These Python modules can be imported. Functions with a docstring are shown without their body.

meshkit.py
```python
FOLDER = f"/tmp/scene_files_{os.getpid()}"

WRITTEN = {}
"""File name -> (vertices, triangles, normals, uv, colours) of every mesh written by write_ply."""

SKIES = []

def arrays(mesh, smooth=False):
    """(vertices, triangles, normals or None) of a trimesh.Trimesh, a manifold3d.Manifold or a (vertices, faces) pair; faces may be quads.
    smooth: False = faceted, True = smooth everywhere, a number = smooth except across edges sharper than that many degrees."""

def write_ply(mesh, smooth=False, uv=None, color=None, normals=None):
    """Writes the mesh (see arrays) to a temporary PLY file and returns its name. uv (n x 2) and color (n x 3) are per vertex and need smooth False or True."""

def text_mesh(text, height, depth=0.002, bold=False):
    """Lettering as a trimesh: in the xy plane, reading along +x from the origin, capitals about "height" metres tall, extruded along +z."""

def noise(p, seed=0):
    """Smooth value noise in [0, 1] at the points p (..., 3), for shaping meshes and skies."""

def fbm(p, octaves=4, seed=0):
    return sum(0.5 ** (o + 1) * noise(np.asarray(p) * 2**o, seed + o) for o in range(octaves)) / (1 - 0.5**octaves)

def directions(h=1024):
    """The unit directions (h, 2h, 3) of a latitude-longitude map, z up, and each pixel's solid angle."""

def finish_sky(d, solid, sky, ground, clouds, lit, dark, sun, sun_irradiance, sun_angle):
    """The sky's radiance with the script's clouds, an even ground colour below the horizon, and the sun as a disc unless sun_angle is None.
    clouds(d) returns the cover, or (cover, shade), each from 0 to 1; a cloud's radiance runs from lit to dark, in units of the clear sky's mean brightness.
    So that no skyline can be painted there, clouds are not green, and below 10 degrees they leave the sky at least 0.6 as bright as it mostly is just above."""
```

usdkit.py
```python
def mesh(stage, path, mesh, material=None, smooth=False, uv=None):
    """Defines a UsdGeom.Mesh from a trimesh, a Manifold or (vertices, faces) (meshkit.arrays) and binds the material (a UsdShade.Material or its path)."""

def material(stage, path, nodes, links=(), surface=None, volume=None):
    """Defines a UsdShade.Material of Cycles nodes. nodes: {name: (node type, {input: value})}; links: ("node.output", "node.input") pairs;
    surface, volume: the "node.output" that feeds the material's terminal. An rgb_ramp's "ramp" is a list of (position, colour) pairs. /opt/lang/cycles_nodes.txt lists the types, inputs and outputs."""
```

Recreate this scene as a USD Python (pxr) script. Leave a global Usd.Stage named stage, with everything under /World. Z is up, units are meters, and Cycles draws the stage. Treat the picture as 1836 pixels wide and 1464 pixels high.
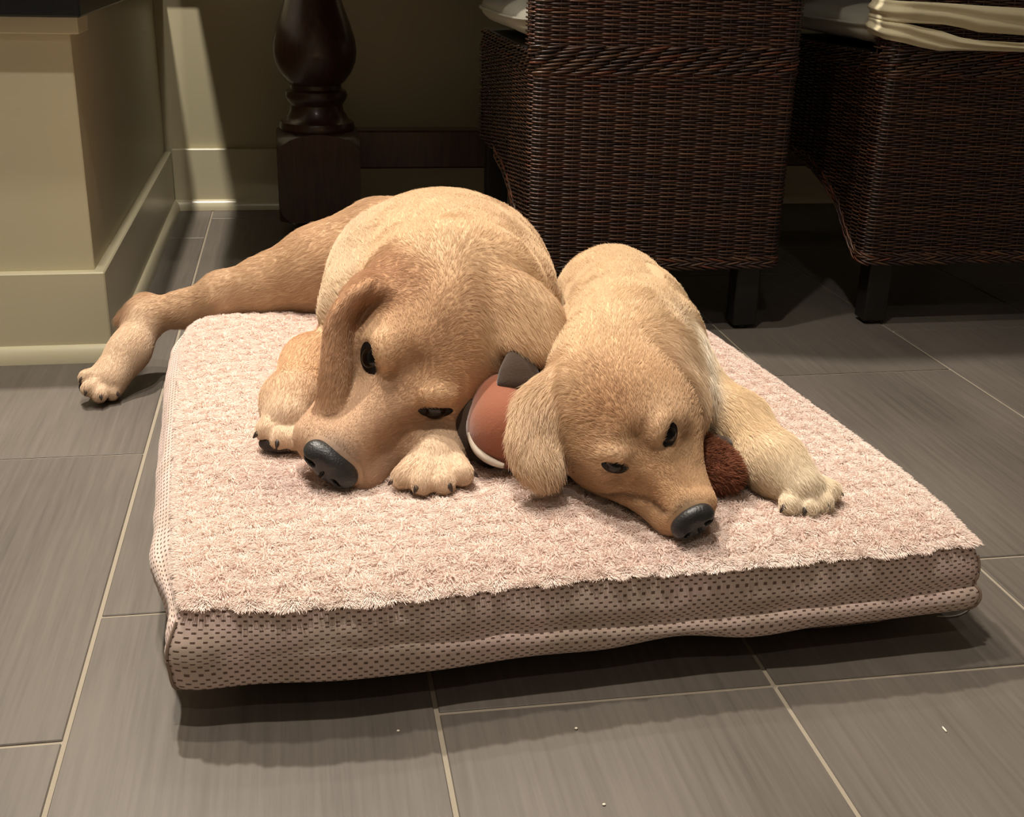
import math, numpy as np, trimesh, usdkit, meshkit
from pxr import Usd, UsdGeom, UsdLux, UsdShade, Gf, Sdf, Vt

stage = Usd.Stage.CreateInMemory()
UsdGeom.SetStageUpAxis(stage, UsdGeom.Tokens.z)
UsdGeom.SetStageMetersPerUnit(stage, 1.0)
world = UsdGeom.Xform.Define(stage, '/World')
stage.SetDefaultPrim(world.GetPrim())
UsdGeom.Scope.Define(stage, '/World/Looks')
T = Sdf.ValueTypeNames

# ------------------------------------------------------------------ camera
PITCH, ROLL, YAW = math.radians(21.263), math.radians(1.477), math.radians(10.391)
CAM = np.array([0.207, 0.0, 0.6154])
def _axes():
    cp, sp, cr, sr, cy, sy = math.cos(PITCH), math.sin(PITCH), math.cos(ROLL), math.sin(ROLL), math.cos(YAW), math.sin(YAW)
    fw = np.array([sy*cp, cy*cp, -sp]); rt = np.array([cy, -sy, 0]); up = np.cross(rt, fw)
    return cr*rt + sr*up, -sr*rt + cr*up, fw
RT, UP, FW = _axes()
cam = UsdGeom.Camera.Define(stage, '/World/camera')
M4 = Gf.Matrix4d(*[*RT, 0, *UP, 0, *(-FW), 0, *CAM, 1])
cam.AddTransformOp().Set(M4)
cam.CreateHorizontalApertureAttr(36.0)
cam.CreateVerticalApertureAttr(36.0*1464/1836)
cam.CreateFocalLengthAttr(36.0*2140/1836)
cam.CreateClippingRangeAttr(Gf.Vec2f(0.02, 50))
cam.CreateExposureAttr(0.0)

# ------------------------------------------------------------------ lights: ceiling lamps out of view, placed by the shadows, and one added fill
CEIL = 2.6
def lamp(name, x, y, power, r=0.045, col=(1.0, 0.915, 0.805)):
    l = UsdLux.DiskLight.Define(stage, '/World/' + name)
    l.AddTranslateOp().Set(Gf.Vec3d(x, y, CEIL - 0.012))
    l.CreateRadiusAttr(r); l.CreateIntensityAttr(power/(math.pi*r*r)); l.CreateColorAttr(Gf.Vec3f(*col))
    return l
lamp('unseen_ceiling_lamp', 0.04, 0.66, 11.8)  # out of view, placed to light the bed front and floor
lamp('unseen_ceiling_lamp_004', 0.02, 1.42, 8.8)  # out of view, placed to light the dogs from overhead
lamp('unseen_ceiling_lamp_001', -0.24, 2.15, 25.0)       # out of view, lights the wall strip between cabinet and table
lamp('unseen_ceiling_lamp_002', 0.78, 2.60, 3.6)         # out of view above the table, lights the dogs from the back
lamp('unseen_ceiling_lamp_003', 0.1, -0.9, 3.0)         # added fill light behind the camera, brightens front faces

# ------------------------------------------------------------------ helpers
_used = {}
def numbered(path):
    n = _used.get(path, 0); _used[path] = n + 1
    return path if n == 0 else f'{path}_{n:03d}'
def tag(p, label=None, cat=None, group=None, kind=None):
    p = p.GetPrim() if hasattr(p, 'GetPrim') else p
    for k, v in (('label', label), ('category', cat), ('group', group), ('kind', kind)):
        if v: p.SetCustomDataByKey(k, v)
    return p
def thing(name, label, cat, loc=(0, 0, 0), group=None, kind=None):
    x = UsdGeom.Xform.Define(stage, numbered('/World/' + name))
    x.AddTranslateOp().Set(Gf.Vec3d(*map(float, loc)))
    x.loc = np.array(loc, float)
    tag(x, label, cat, group, kind)
    LOC[str(x.GetPath())] = np.array(loc, float)
    return x
LOC = {}
def origin(parent):
    p = str(parent.GetPath())
    while p not in LOC and p.count('/') > 1: p = p.rsplit('/', 1)[0]
    return LOC.get(p, np.zeros(3))
def obj(name, m, mat, parent=None, smooth=35, uv=None, col=None, label=None, kind=None):
    """one Mesh; vertices are given in world coordinates and are stored relative to the thing's base"""
    base = '/World' if parent is None else str(parent.GetPath())
    o = origin(parent) if parent is not None else np.zeros(3)
    if isinstance(m, (list,)): m = cat_(m)
    v, f, n = meshkit.arrays(m, smooth)
    g = usdkit.mesh(stage, numbered(base + '/' + name), (v - o, f), mat, False, uv=uv)
    if n is not None:
        g.CreateNormalsAttr(Vt.Vec3fArray.FromNumpy(n.astype(np.float32))); g.SetNormalsInterpolation('vertex')
    if col is not None:
        UsdGeom.PrimvarsAPI(g).CreatePrimvar('fcol', T.Color3fArray, 'vertex').Set(Vt.Vec3fArray.FromNumpy(np.asarray(col, np.float32)))
    tag(g, label=label, kind=kind)
    return g
def curves(name, pts, widths, mat, parent, col=None, kind='stuff', label=None):
    """pts (n, k, 3) strands; widths (k,) or (n,k)"""
    n, k, _ = pts.shape
    o = origin(parent)
    c = UsdGeom.BasisCurves.Define(stage, numbered(str(parent.GetPath()) + '/' + name))
    c.CreateTypeAttr('cubic'); c.CreateBasisAttr('catmullRom') if False else c.CreateTypeAttr('linear')
    c.CreatePointsAttr(Vt.Vec3fArray.FromNumpy((pts - o).reshape(-1, 3).astype(np.float32)))
    c.CreateCurveVertexCountsAttr(Vt.IntArray.FromNumpy(np.full(n, k, np.int32)))
    w = np.broadcast_to(widths, (n, k)).astype(np.float32).ravel()
    c.CreateWidthsAttr(Vt.FloatArray.FromNumpy(np.ascontiguousarray(w))); c.SetWidthsInterpolation('vertex')
    if col is not None:
        UsdGeom.PrimvarsAPI(c).CreatePrimvar('fcol', T.Color3fArray, 'vertex').Set(Vt.Vec3fArray.FromNumpy(np.repeat(np.asarray(col, np.float32), k, 0)))
    UsdShade.MaterialBindingAPI.Apply(c.GetPrim()).Bind(mat)
    tag(c, kind=kind, label=label)
    return c
def cat_(ms):
    V, F, n = [], [], 0
    for m in ms:
        v, f, _ = meshkit.arrays(m)
        V.append(v); F.append(f + n); n += len(v)
    return trimesh.Trimesh(np.vstack(V), np.vstack(F), process=False)
def box(x0, x1, y0, y1, z0, z1, b=0.0):
    """box with chamfered edges"""
    if b <= 0:
        m = trimesh.creation.box([x1-x0, y1-y0, z1-z0]); m.apply_translation([(x0+x1)/2, (y0+y1)/2, (z0+z1)/2]); return m
    P = []
    for sx, a in ((1, x0), (-1, x1)):
        for sy, c in ((1, y0), (-1, y1)):
            for sz, d in ((1, z0), (-1, z1)):
                P += [(a + sx*b, c + sy*b, d), (a + sx*b, c, d + sz*b), (a, c + sy*b, d + sz*b)]
    return trimesh.convex.convex_hull(np.array(P))
def lathe(profile, cx, cy, n=48):
    m = trimesh.creation.revolve(np.array(profile, float), sections=n); m.apply_translation([cx, cy, 0]); return m
def tube(path, radii, sides=6, closed=False, flat=1.0):
    """tube along path (n,3); radii scalar or (n,); returns (v,f)"""
    path = np.asarray(path, float); n = len(path); radii = np.broadcast_to(radii, n)
    t = np.gradient(path, axis=0); t /= np.linalg.norm(t, axis=1, keepdims=True) + 1e-12
    ref = np.array([0, 0, 1.0]) if abs(t[:, 2]).mean() < 0.8 else np.array([1.0, 0, 0])
    a = np.cross(t, ref); a /= np.linalg.norm(a, axis=1, keepdims=True) + 1e-12
    b = np.cross(t, a)
    th = np.arange(sides)/sides*2*math.pi
    v = path[:, None] + radii[:, None, None]*(np.cos(th)[None, :, None]*a[:, None] + flat*np.sin(th)[None, :, None]*b[:, None])
    v = v.reshape(-1, 3)
    i = np.arange(n - 1)[:, None]*sides; j = np.arange(sides)[None]; j2 = (j + 1) % sides
    q = np.stack([i + j, i + j2, i + sides + j2, i + sides + j], -1).reshape(-1, 4)
    f = np.vstack([q[:, [0, 2, 1]], q[:, [0, 3, 2]]])
    caps = [[0, k, k+1] for k in range(1, sides-1)] + [[(n-1)*sides, (n-1)*sides+k+1, (n-1)*sides+k] for k in range(1, sides-1)]
    return trimesh.Trimesh(v, np.vstack([f, np.array(caps)]), process=False)
def grid_faces(nu, nv, wrap=False):
    i, j = np.meshgrid(np.arange(nu if wrap else nu - 1), np.arange(nv - 1), indexing='ij')
    i2 = (i + 1) % nu
    q = np.stack([i*nv + j, i2*nv + j, i2*nv + j + 1, i*nv + j + 1], -1).reshape(-1, 4)
    return np.vstack([q[:, [0, 1, 2]], q[:, [0, 2, 3]]])
def lin(r, g, b):
    c = np.array([r, g, b], float)/255
    return tuple(np.where(c <= 0.04045, c/12.92, ((c + 0.055)/1.055)**2.4))
def look(name, nodes, links, surface='p.BSDF'):
    return usdkit.material(stage, '/World/Looks/' + name, nodes, links, surface=surface)
def plain(name, col, rough=0.5, spec=0.5, bump=None, vary=None, sheen=0.0, coat=0.0):
    nodes = {'p': ('principled_bsdf', {'base_color': col, 'roughness': rough, 'specular_ior_level': spec, 'sheen_weight': sheen, 'coat_weight': coat})}
    links = []
    if bump or vary:
        nodes['tc'] = ('texture_coordinate', {})
    if bump:
        sc, st, ds = bump
        nodes['bn'] = ('noise_texture', {'scale': sc, 'detail': 4.0}); nodes['b'] = ('bump', {'strength': st, 'distance': ds})
        links += [('tc.object', 'bn.vector'), ('bn.fac', 'b.height'), ('b.normal', 'p.normal')]
    if vary:
        sc, c2 = vary
        nodes['vn'] = ('noise_texture', {'scale': sc, 'detail': 3.0}); nodes['vm'] = ('mix', {'color1': col, 'color2': c2})
        links += [('tc.object', 'vn.vector'), ('vn.fac', 'vm.fac'), ('vm.color', 'p.base_color')]
    return look(name, nodes, links)

# ------------------------------------------------------------------ materials
M = {}
M['paint'] = plain('cream_paint', lin(196, 188, 158), 0.42, 0.4, bump=(60, 0.05, 0.002))
M['trim'] = plain('cream_trim_gloss', lin(203, 195, 165), 0.28, 0.5)
M['wall'] = plain('wall_paint', lin(190, 182, 151), 0.38, 0.5, bump=(40, 0.06, 0.003))
M['granite'] = plain('black_stone', (0.004, 0.004, 0.0045), 0.25, 0.4, vary=(140, (0.010, 0.011, 0.012)))
M['ceiling'] = plain('unseen_ceiling_paint', (0.50, 0.47, 0.42), 0.8)  # ceiling out of view, tone set for the bounce light
M['wall2'] = plain('unseen_wall_paint', (0.34, 0.31, 0.27), 0.6)  # walls out of view, kept dim to hold back bounce light
def wood(name, c1, c2, rough):
    return look(name, {'tc': ('texture_coordinate', {}), 'm': ('mapping', {'scale': (14, 14, 1.6)}), 'n': ('noise_texture', {'scale': 6.0, 'detail': 6.0, 'distortion': 1.2}),
        'r': ('rgb_ramp', {'ramp': [(0.25, c1), (0.75, c2)]}), 'p': ('principled_bsdf', {'roughness': rough, 'coat_weight': 0.35, 'coat_roughness': 0.18}), 'b': ('bump', {'strength': 0.12, 'distance': 0.002})},
        [('tc.object', 'm.vector'), ('m.vector', 'n.vector'), ('n.fac', 'r.fac'), ('r.color', 'p.base_color'), ('n.fac', 'b.height'), ('b.normal', 'p.normal')])
M['wood'] = wood('dark_stained_wood', (0.036, 0.015, 0.009), (0.085, 0.038, 0.022), 0.36)
M['legwood'] = plain('black_leg_wood', (0.010, 0.008, 0.007), 0.45)
def tile_mat(name, k):
    c1, c2, c3 = lin(78, 72, 66), lin(97, 90, 83), lin(112, 105, 97)
    return look(name, {'g': ('geometry', {}), 'm': ('mapping', {'scale': (150, 5.0, 1), 'location': (k*1.7, k*0.37, 0)}), 'n': ('noise_texture', {'scale': 1.0, 'detail': 5.0, 'roughness': 0.62}),
        'm2': ('mapping', {'scale': (5, 2.2, 1), 'location': (k*3.1, k, 0)}), 'n2': ('noise_texture', {'scale': 1.0, 'detail': 3.0}),
        'mx': ('mix_float', {'fac': 0.5}), 'r': ('rgb_ramp', {'ramp': [(0.28, c1), (0.5, c2), (0.74, c3)]}),
        'p': ('principled_bsdf', {'roughness': 0.46, 'specular_ior_level': 0.42}), 'b': ('bump', {'strength': 0.10, 'distance': 0.0012})},
        [('g.position', 'm.vector'), ('m.vector', 'n.vector'), ('g.position', 'm2.vector'), ('m2.vector', 'n2.vector'), ('n.fac', 'mx.a'), ('n2.fac', 'mx.b'), ('mx.result', 'r.fac'), ('r.color', 'p.base_color'), ('n.fac', 'b.height'), ('b.normal', 'p.normal')])
TILES = [tile_mat(f'grey_porcelain_{k}', k) for k in range(4)]
M['grout'] = plain('grout', lin(146, 136, 120), 0.85, 0.2, bump=(400, 0.3, 0.001))
def attr_mat(name, rough, spec=0.4, extra=None, sheen=0.0):
    nodes = {'a': ('attribute', {'attribute': 'fcol'}), 'p': ('principled_bsdf', {'roughness': rough, 'specular_ior_level': spec, 'sheen_weight': sheen})}
    return look(name, nodes, [('a.color', 'p.base_color')])
M['rattan'] = attr_mat('dark_rattan', 0.36, 0.6)

# ------------------------------------------------------------------ floor of long grey tiles
W, LT, GR = 0.305, 0.595, 0.0042
OFF = {-1: 1.453, 0: 1.053, 1: 0.854, 2: 0.854, 3: 1.648, 4: 1.851}
floor = thing('floor', 'grey wood-look porcelain tile floor with pale grout', 'floor', kind='structure')
YB, XL, XR, YF = 2.96, -1.6, 3.2, -1.6
obj('grout_bed', box(XL, XR, YF, YB + 0.05, -0.03, -0.0016), M['grout'], floor, label='pale grey grout between the tiles')
rng = np.random.default_rng(3)
rest = []
for s in range(math.floor(XL/W), math.ceil(XR/W)):
    off = OFF.get(s, 0.3 + (s*0.37) % 0.6)
    for k in range(-8, 8):
        y0, y1 = off + k*LT, off + (k + 1)*LT
        y0, y1 = max(y0, YF), min(y1, YB + 0.03)
        x0, x1 = max(s*W, XL), min((s + 1)*W, XR)
        if y1 - y0 < 0.03 or x1 - x0 < 0.02: continue
        dz = rng.uniform(-0.0002, 0.0002)
        m = box(x0 + GR/2, x1 - GR/2, y0 + GR/2, y1 - GR/2, -0.012, dz, 0.0009)
        if -0.7 < x1 and x0 < 1.9 and y1 > 0.55: obj('tile', m, TILES[int(rng.integers(4))], floor, smooth=False)
        else: rest.append(m)
obj('tile_field', rest, TILES[1], floor, smooth=False, kind='stuff', label='more of the same grey tiles further off')

# ------------------------------------------------------------------ walls
def structure(name, m, mat, label, **k):
    g = obj(name, m, mat, **k); tag(g, label, None, None, 'structure'); return g
structure('wall_back', box(XL, XR, YB, YB + 0.08, 0, CEIL), M['wall'], 'cream painted wall behind the table')
structure('wall_left', box(XL - 0.08, XL, YF, YB, 0, CEIL), M['wall2'], 'unseen taupe wall on the left, toned for the bounce light')
structure('wall_right', box(XR, XR + 0.08, YF, YB, 0, CEIL), M['wall2'], 'unseen taupe wall on the right, toned for the bounce light')
structure('wall_front', box(XL, XR, YF - 0.08, YF, 0, CEIL), M['wall2'], 'unseen taupe wall behind the camera, toned for the bounce light')
ceil_ = thing('ceiling', 'unseen ceiling with added cans round two lamps', 'ceiling', kind='structure')
obj('panel', box(XL, XR, YF, YB + 0.08, CEIL, CEIL + 0.05), M['ceiling'], ceil_)
M['can'] = plain('added_can_black', (0.03, 0.03, 0.03), 0.7)  # added cans that narrow two lamp beams and darken the far right
for lx, ly in ((0.04, 0.66), (0.02, 1.42)):
    obj('added_lamp_can', lathe([(0.074, CEIL), (0.074, CEIL - 0.115), (0.080, CEIL - 0.115), (0.080, CEIL)], lx, ly, 40), M['can'], ceil_, label='added round can that narrows the beam of an unseen lamp')
bb = thing('baseboard_back', 'tall cream baseboard along the back wall', 'baseboard', kind='structure')
obj('board', box(-0.088, XR, YB - 0.016, YB, 0, 0.144, 0.002), M['trim'], bb)
def shoe(x0, x1, y, axis='x', sgn=-1, h=0.024, d=0.016):
    """quarter-round moulding"""
    th = np.linspace(0, math.pi/2, 7); prof = np.vstack([[0, 0], np.stack([d*np.cos(th), h*np.sin(th)], 1)])
    P = []
    for t in (x0, x1):
        for a, b in prof: P.append((t, y + sgn*a, b) if axis == 'x' else (y + sgn*a, t, b))
    return trimesh.convex.convex_hull(np.array(P))
obj('shoe_moulding', shoe(-0.088, XR, YB - 0.016), M['trim'], bb)

tr_ = obj('trim_1', box(XL, XR, YB - 0.034, YB, 0.545, 0.58, 0.004), M['trim']); tag(tr_, 'unseen cream ledge on the back wall that shades the top of the lit strip', None, None, 'structure')  # ledge out of view, cuts off the lit strip on the wall

# ------------------------------------------------------------------ low cream cabinet on the left with a black stone top
CX, CY = -0.104, 1.846          # right side face, front face
YW = YB - 0.036
cab = thing('low_cabinet', 'cream painted low cabinet with a tall plinth, at the left edge', 'cabinet', (CX - 0.5, CY, 0))
obj('body_panel', box(-1.5, CX, CY, YB - 0.001, 0.02, 0.50, 0.0015), M['paint'], cab)
obj('plinth', box(-1.5, CX + 0.016, CY - 0.016, YB - 0.017, 0, 0.139, 0.002), M['trim'], cab)
obj('shoe_moulding', shoe(-1.5, CX + 0.030, CY - 0.016, h=0.026, d=0.014), M['trim'], cab)
obj('shoe_moulding', shoe(CY - 0.026, YB - 0.03, CX + 0.016, axis='y', sgn=1, h=0.024, d=0.012), M['trim'], cab)
obj('top_trim', box(-1.5, CX + 0.014, CY - 0.014, CY + 0.075, 0.482, 0.506, 0.001), M['trim'], cab)
top = thing('stone_worktop', 'black polished stone top on the cream low cabinet', 'worktop', (CX - 0.5, CY, 0.506))
obj('slab', box(-1.5, CX + 0.024, CY - 0.045, YB - 0.001, 0.506, 0.540, 0.003), M['granite'], top)

# ------------------------------------------------------------------ farmhouse table with turned trestle legs
tb = thing('trestle_table', 'dark wood table with a fat turned trestle leg, behind the dogs', 'table', (0.24, 2.66, 0))
TY = 2.66
def pedestal(x):
    s = 0.087
    ms = []
    # square block, its shoulders cut to an arch by a lathe profile
    import manifold3d as mf
    blk = mf.Manifold.cube([2*s, 2*s, 0.19]).translate([-s, -s, 0.045])
    prof = [(0, 0.0), (0.075, 0.0), (0.118, 0.06), (0.126, 0.10), (0.126, 0.185), (0.120, 0.205), (0.104, 0.221), (0.088, 0.231), (0, 0.236)]
    cut = mf.Manifold.revolve(mf.CrossSection([prof]), 64)
    b = (blk ^ cut).to_mesh()
    body = trimesh.Trimesh(b.vert_properties[:, :3], b.tri_verts)
    body.apply_translation([x, TY, 0])
    foot = lathe([(0, 0), (0.046, 0), (0.058, 0.012), (0.062, 0.028), (0.05, 0.046), (0, 0.046)], x, TY)
    bal = lathe([(0, 0.225), (0.074, 0.225), (0.079, 0.231), (0.081, 0.240), (0.078, 0.249), (0.068, 0.254), (0.064, 0.262), (0.058, 0.272), (0.056, 0.284), (0.060, 0.290),
                 (0.064, 0.296), (0.067, 0.304), (0.064, 0.313), (0.055, 0.318), (0.054, 0.326), (0.063, 0.334), (0.077, 0.352), (0.086, 0.374), (0.0885, 0.395), (0.086, 0.418), (0.077, 0.448),
                 (0.063, 0.486), (0.050, 0.525), (0.044, 0.56), (0.046, 0.60), (0.058, 0.63), (0.075, 0.645), (0.075, 0.68), (0, 0.68)], x, TY, 64)
    return body, foot, bal
for x in (0.25, 2.05):
    body, foot, bal = pedestal(x)
    obj('leg_block', body, M['wood'], tb, smooth=30)
    obj('foot', foot, M['wood'], tb)
    obj('turned_leg', bal, M['wood'], tb, smooth=40)
obj('stretcher', box(0.33, 1.97, TY - 0.03, TY + 0.03, 0.150, 0.232, 0.004), M['wood'], tb)
obj('tabletop', box(-0.035, 2.35, 1.942, YB - 0.05, 0.715, 0.765, 0.006), M['wood'], tb)  # out of view; front edge placed to shade the floor beneath
obj('apron', box(0.12, 2.2, TY - 0.45, TY + 0.16, 0.66, 0.715, 0.003), M['wood'], tb)

# ------------------------------------------------------------------ wicker chairs, seen from behind
def arch(y):
    """lower edge of a chair's side panel"""
    return np.interp(y, [0.0, 0.035, 0.075, 0.12, 0.18, 0.25, 0.36, 0.60], [0.118, 0.122, 0.150, 0.188, 0.218, 0.238, 0.250, 0.252])
CHW, CHD, R0 = 0.435, 0.545, 0.020
SP = 0.0272
def chair_path(depth_l, depth_r, step=0.0068):
    """U-shaped outline from the left side round the back to the right side: points, outward normals (chair frame, back face at y=0)"""
    segs = []
    yl = np.arange(depth_l, R0, -step); segs.append((np.stack([0*yl, yl], 1), np.tile([-1.0, 0], (len(yl), 1))))
    th = np.linspace(math.pi, 1.5*math.pi, 6)
    segs.append((np.stack([R0 + R0*np.cos(th), R0 + R0*np.sin(th)], 1), np.stack([np.cos(th), np.sin(th)], 1)))
    xs = np.arange(R0 + step, CHW - R0 - step/2, step); segs.append((np.stack([xs, 0*xs], 1), np.tile([0, -1.0], (len(xs), 1))))
    th = np.linspace(1.5*math.pi, 2*math.pi, 6)
    segs.append((np.stack([CHW - R0 + R0*np.cos(th), R0 + R0*np.sin(th)], 1), np.stack([np.cos(th), np.sin(th)], 1)))
    yr = np.arange(R0 + step, depth_r, step); segs.append((np.stack([0*yr + CHW, yr], 1), np.tile([1.0, 0], (len(yr), 1))))
    return np.vstack([a for a, _ in segs]), np.vstack([b for _, b in segs])
RATTAN = np.array([0.8, 0.84, 0.86])*np.array([(0.060, 0.028, 0.018), (0.085, 0.040, 0.024), (0.045, 0.022, 0.017), (0.13, 0.062, 0.032), (0.15, 0.045, 0.022), (0.075, 0.038, 0.030)])
def weave(z_list, depth_of, rng, twist=None):
    ms, cols = [], []
    for r, z in enumerate(z_list):
        d = depth_of(z)
        if d < 0.03: d = 0.028
        P, N = chair_path(d, d)
        s = np.concatenate([[0], np.cumsum(np.linalg.norm(np.diff(P, axis=0), axis=1))]); s -= s[len(s)//2]
        ph = math.pi*r
        wob = np.sin(math.pi*s/SP + ph)
        off = 0.0024*np.tanh(2.0*wob)
        zz = z + 0.0005*np.sin(s*37 + r*1.3) + rng.normal(0, 0.00018)
        q = np.column_stack([P + N*off[:, None], np.full(len(P), z) if np.ndim(zz) == 0 else zz])
        m = tube(q, 0.00165*(1 + rng.normal(0, 0.07)), 5)
        seg = np.floor(s/(SP*2) + 0.5*(r % 2) + 100).astype(int)
        base = RATTAN[rng.choice(6, p=[0.3, 0.22, 0.24, 0.07, 0.06, 0.11])]
        side = RATTAN[rng.integers(0, 6, seg.max() + 2)]
        c = 0.6*base + 0.4*side[seg]
        ms.append(m); cols.append(np.repeat(c, 5, 0))
    return cat_(ms), np.vstack(cols)
def braid(z, h, depth, rng, slope=1.0, pitch=0.033, over=1.25, phase=0.0, y_of=None):
    """a border of slanting strands, each tucked under the next"""
    P, N = chair_path(depth, depth, 0.004)
    s = np.concatenate([[0], np.cumsum(np.linalg.norm(np.diff(P, axis=0), axis=1))])
    ms, cols = [], []
    for k in range(int(s[-1]/pitch)):
        s0 = (k + phase)*pitch; L = pitch*over; t = np.linspace(0, 1, 9); ss = np.clip(s0 + t*L, 0, s[-1])
        if s0 + 0.3*L > s[-1]: continue
        p = np.stack([np.interp(ss, s, P[:, j]) for j in (0, 1)], 1); nn = np.stack([np.interp(ss, s, N[:, j]) for j in (0, 1)], 1)
        off = -0.001 + 0.0048*np.sin(math.pi*t)
        zz = (z if y_of is None else y_of(p[:, 1])) + slope*h*(t - 0.5) + rng.normal(0, 0.0004)
        m = tube(np.column_stack([p + nn*off[:, None], zz]), 0.0019, 5)
        ms.append(m); cols.append(np.repeat(RATTAN[rng.integers(0, 6)][None], len(m.vertices), 0))
    return cat_(ms), np.vstack(cols)
def make_chair(loc):
    rng = np.random.default_rng(11)
    t = thing('wicker_chair', 'dark brown wicker dining chair right behind the small puppy', 'chair', loc)
    o = np.array(loc, float)
    def put(name, m, mat, col=None, smooth=40, **k):
        m = m.copy(); m.apply_translation(o); return obj(name, m, mat, t, smooth=smooth, col=col, **k)
    dep = lambda z: CHD if z > 0.2525 else float(np.interp(z, [0.118, 0.122, 0.150, 0.188, 0.218, 0.238, 0.250, 0.2525], [0.03, 0.035, 0.075, 0.12, 0.18, 0.25, 0.36, CHD]))
    m, c = weave(np.arange(0.124, 0.430, 0.0033), dep, rng)
    put('seat_weave', m, M['rattan'], c, True, kind='stuff', label='horizontal rattan strands woven round the seat box')
    m, c = weave(np.arange(0.470, 0.985, 0.0033), lambda z: 0.058, rng)
    put('back_weave', m, M['rattan'], c, True, kind='stuff', label='horizontal rattan strands woven round the backrest')
    ms = [braid(0.432 + 0.0062*i, 0.0055, 0.058 if i > 4 else CHD, rng, phase=0.31*i % 1) for i in range(7)]
    put('seat_braid', cat_([a for a, _ in ms]), M['rattan'], np.vstack([b for _, b in ms]), True, kind='stuff', label='slanting rope-like border at seat height')
    ms = [braid(0, 0.0085, 0.36, rng, slope=sl, pitch=0.021, over=2.0, phase=ph_, y_of=lambda y, dz=dz: arch(y) + dz) for sl, dz, ph_ in ((-1, 0.011, 0.1), (1, 0.005, 0.6), (-1, -0.002, 0.3))]
    put('hem_braid', cat_([a for a, _ in ms]), M['rattan'], np.vstack([b for _, b in ms]), True, kind='stuff', label='twisted rattan border along the lower edge')
    # inner frame behind the weave
    e = 0.0035
    put('back_frame', box(e, CHW - e, e, 0.055, 0.125, 0.975, 0.004), M['legwood'])
    ys = np.linspace(0.04, CHD - 0.002, 24)
    poly = [(y, arch(y) + 0.004) for y in ys] + [(CHD - 0.002, 0.455), (0.04, 0.455)]
    import shapely.geometry as sg
    for x0 in (e, CHW - e - 0.012):
        pm = trimesh.creation.extrude_polygon(sg.Polygon(poly), 0.012, engine='earcut')
        v = np.array(pm.vertices); pm = trimesh.Trimesh(np.column_stack([x0 + v[:, 2], v[:, 0], v[:, 1]]), pm.faces, process=False)
        put('side_frame', pm, M['legwood'], smooth=False)
    put('seat_board', box(e, CHW - e, 0.05, CHD - 0.001, 0.425, 0.462, 0.003), M['legwood'])
    put('front_frame', box(e, CHW - e, CHD - 0.014, CHD - 0.001, 0.25, 0.455, 0.003), M['legwood'])
    st = []
    P, N = chair_path(CHD, CHD, SP/8)
    s = np.concatenate([[0], np.cumsum(np.linalg.norm(np.diff(P, axis=0), axis=1))]); s -= s[len(s)//2]
    for k in range(-26, 27):
        i = int(np.argmin(abs(s - (k + 0.5)*SP)))
        if abs(s[i] - (k + 0.5)*SP) > 0.006: continue
        z1 = 0.98 if P[i, 1] < 0.06 else 0.44
        st.append(tube([(*P[i], arch(P[i, 1]) + 0.004), (*P[i], (z1 + 0.12)/2), (*P[i], z1)], 0.0015, 5))
    put('stakes', cat_(st), M['rattan'], np.tile(RATTAN[0], (sum(len(a.vertices) for a in st), 1)), True, kind='stuff', label='upright rattan stakes')
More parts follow.
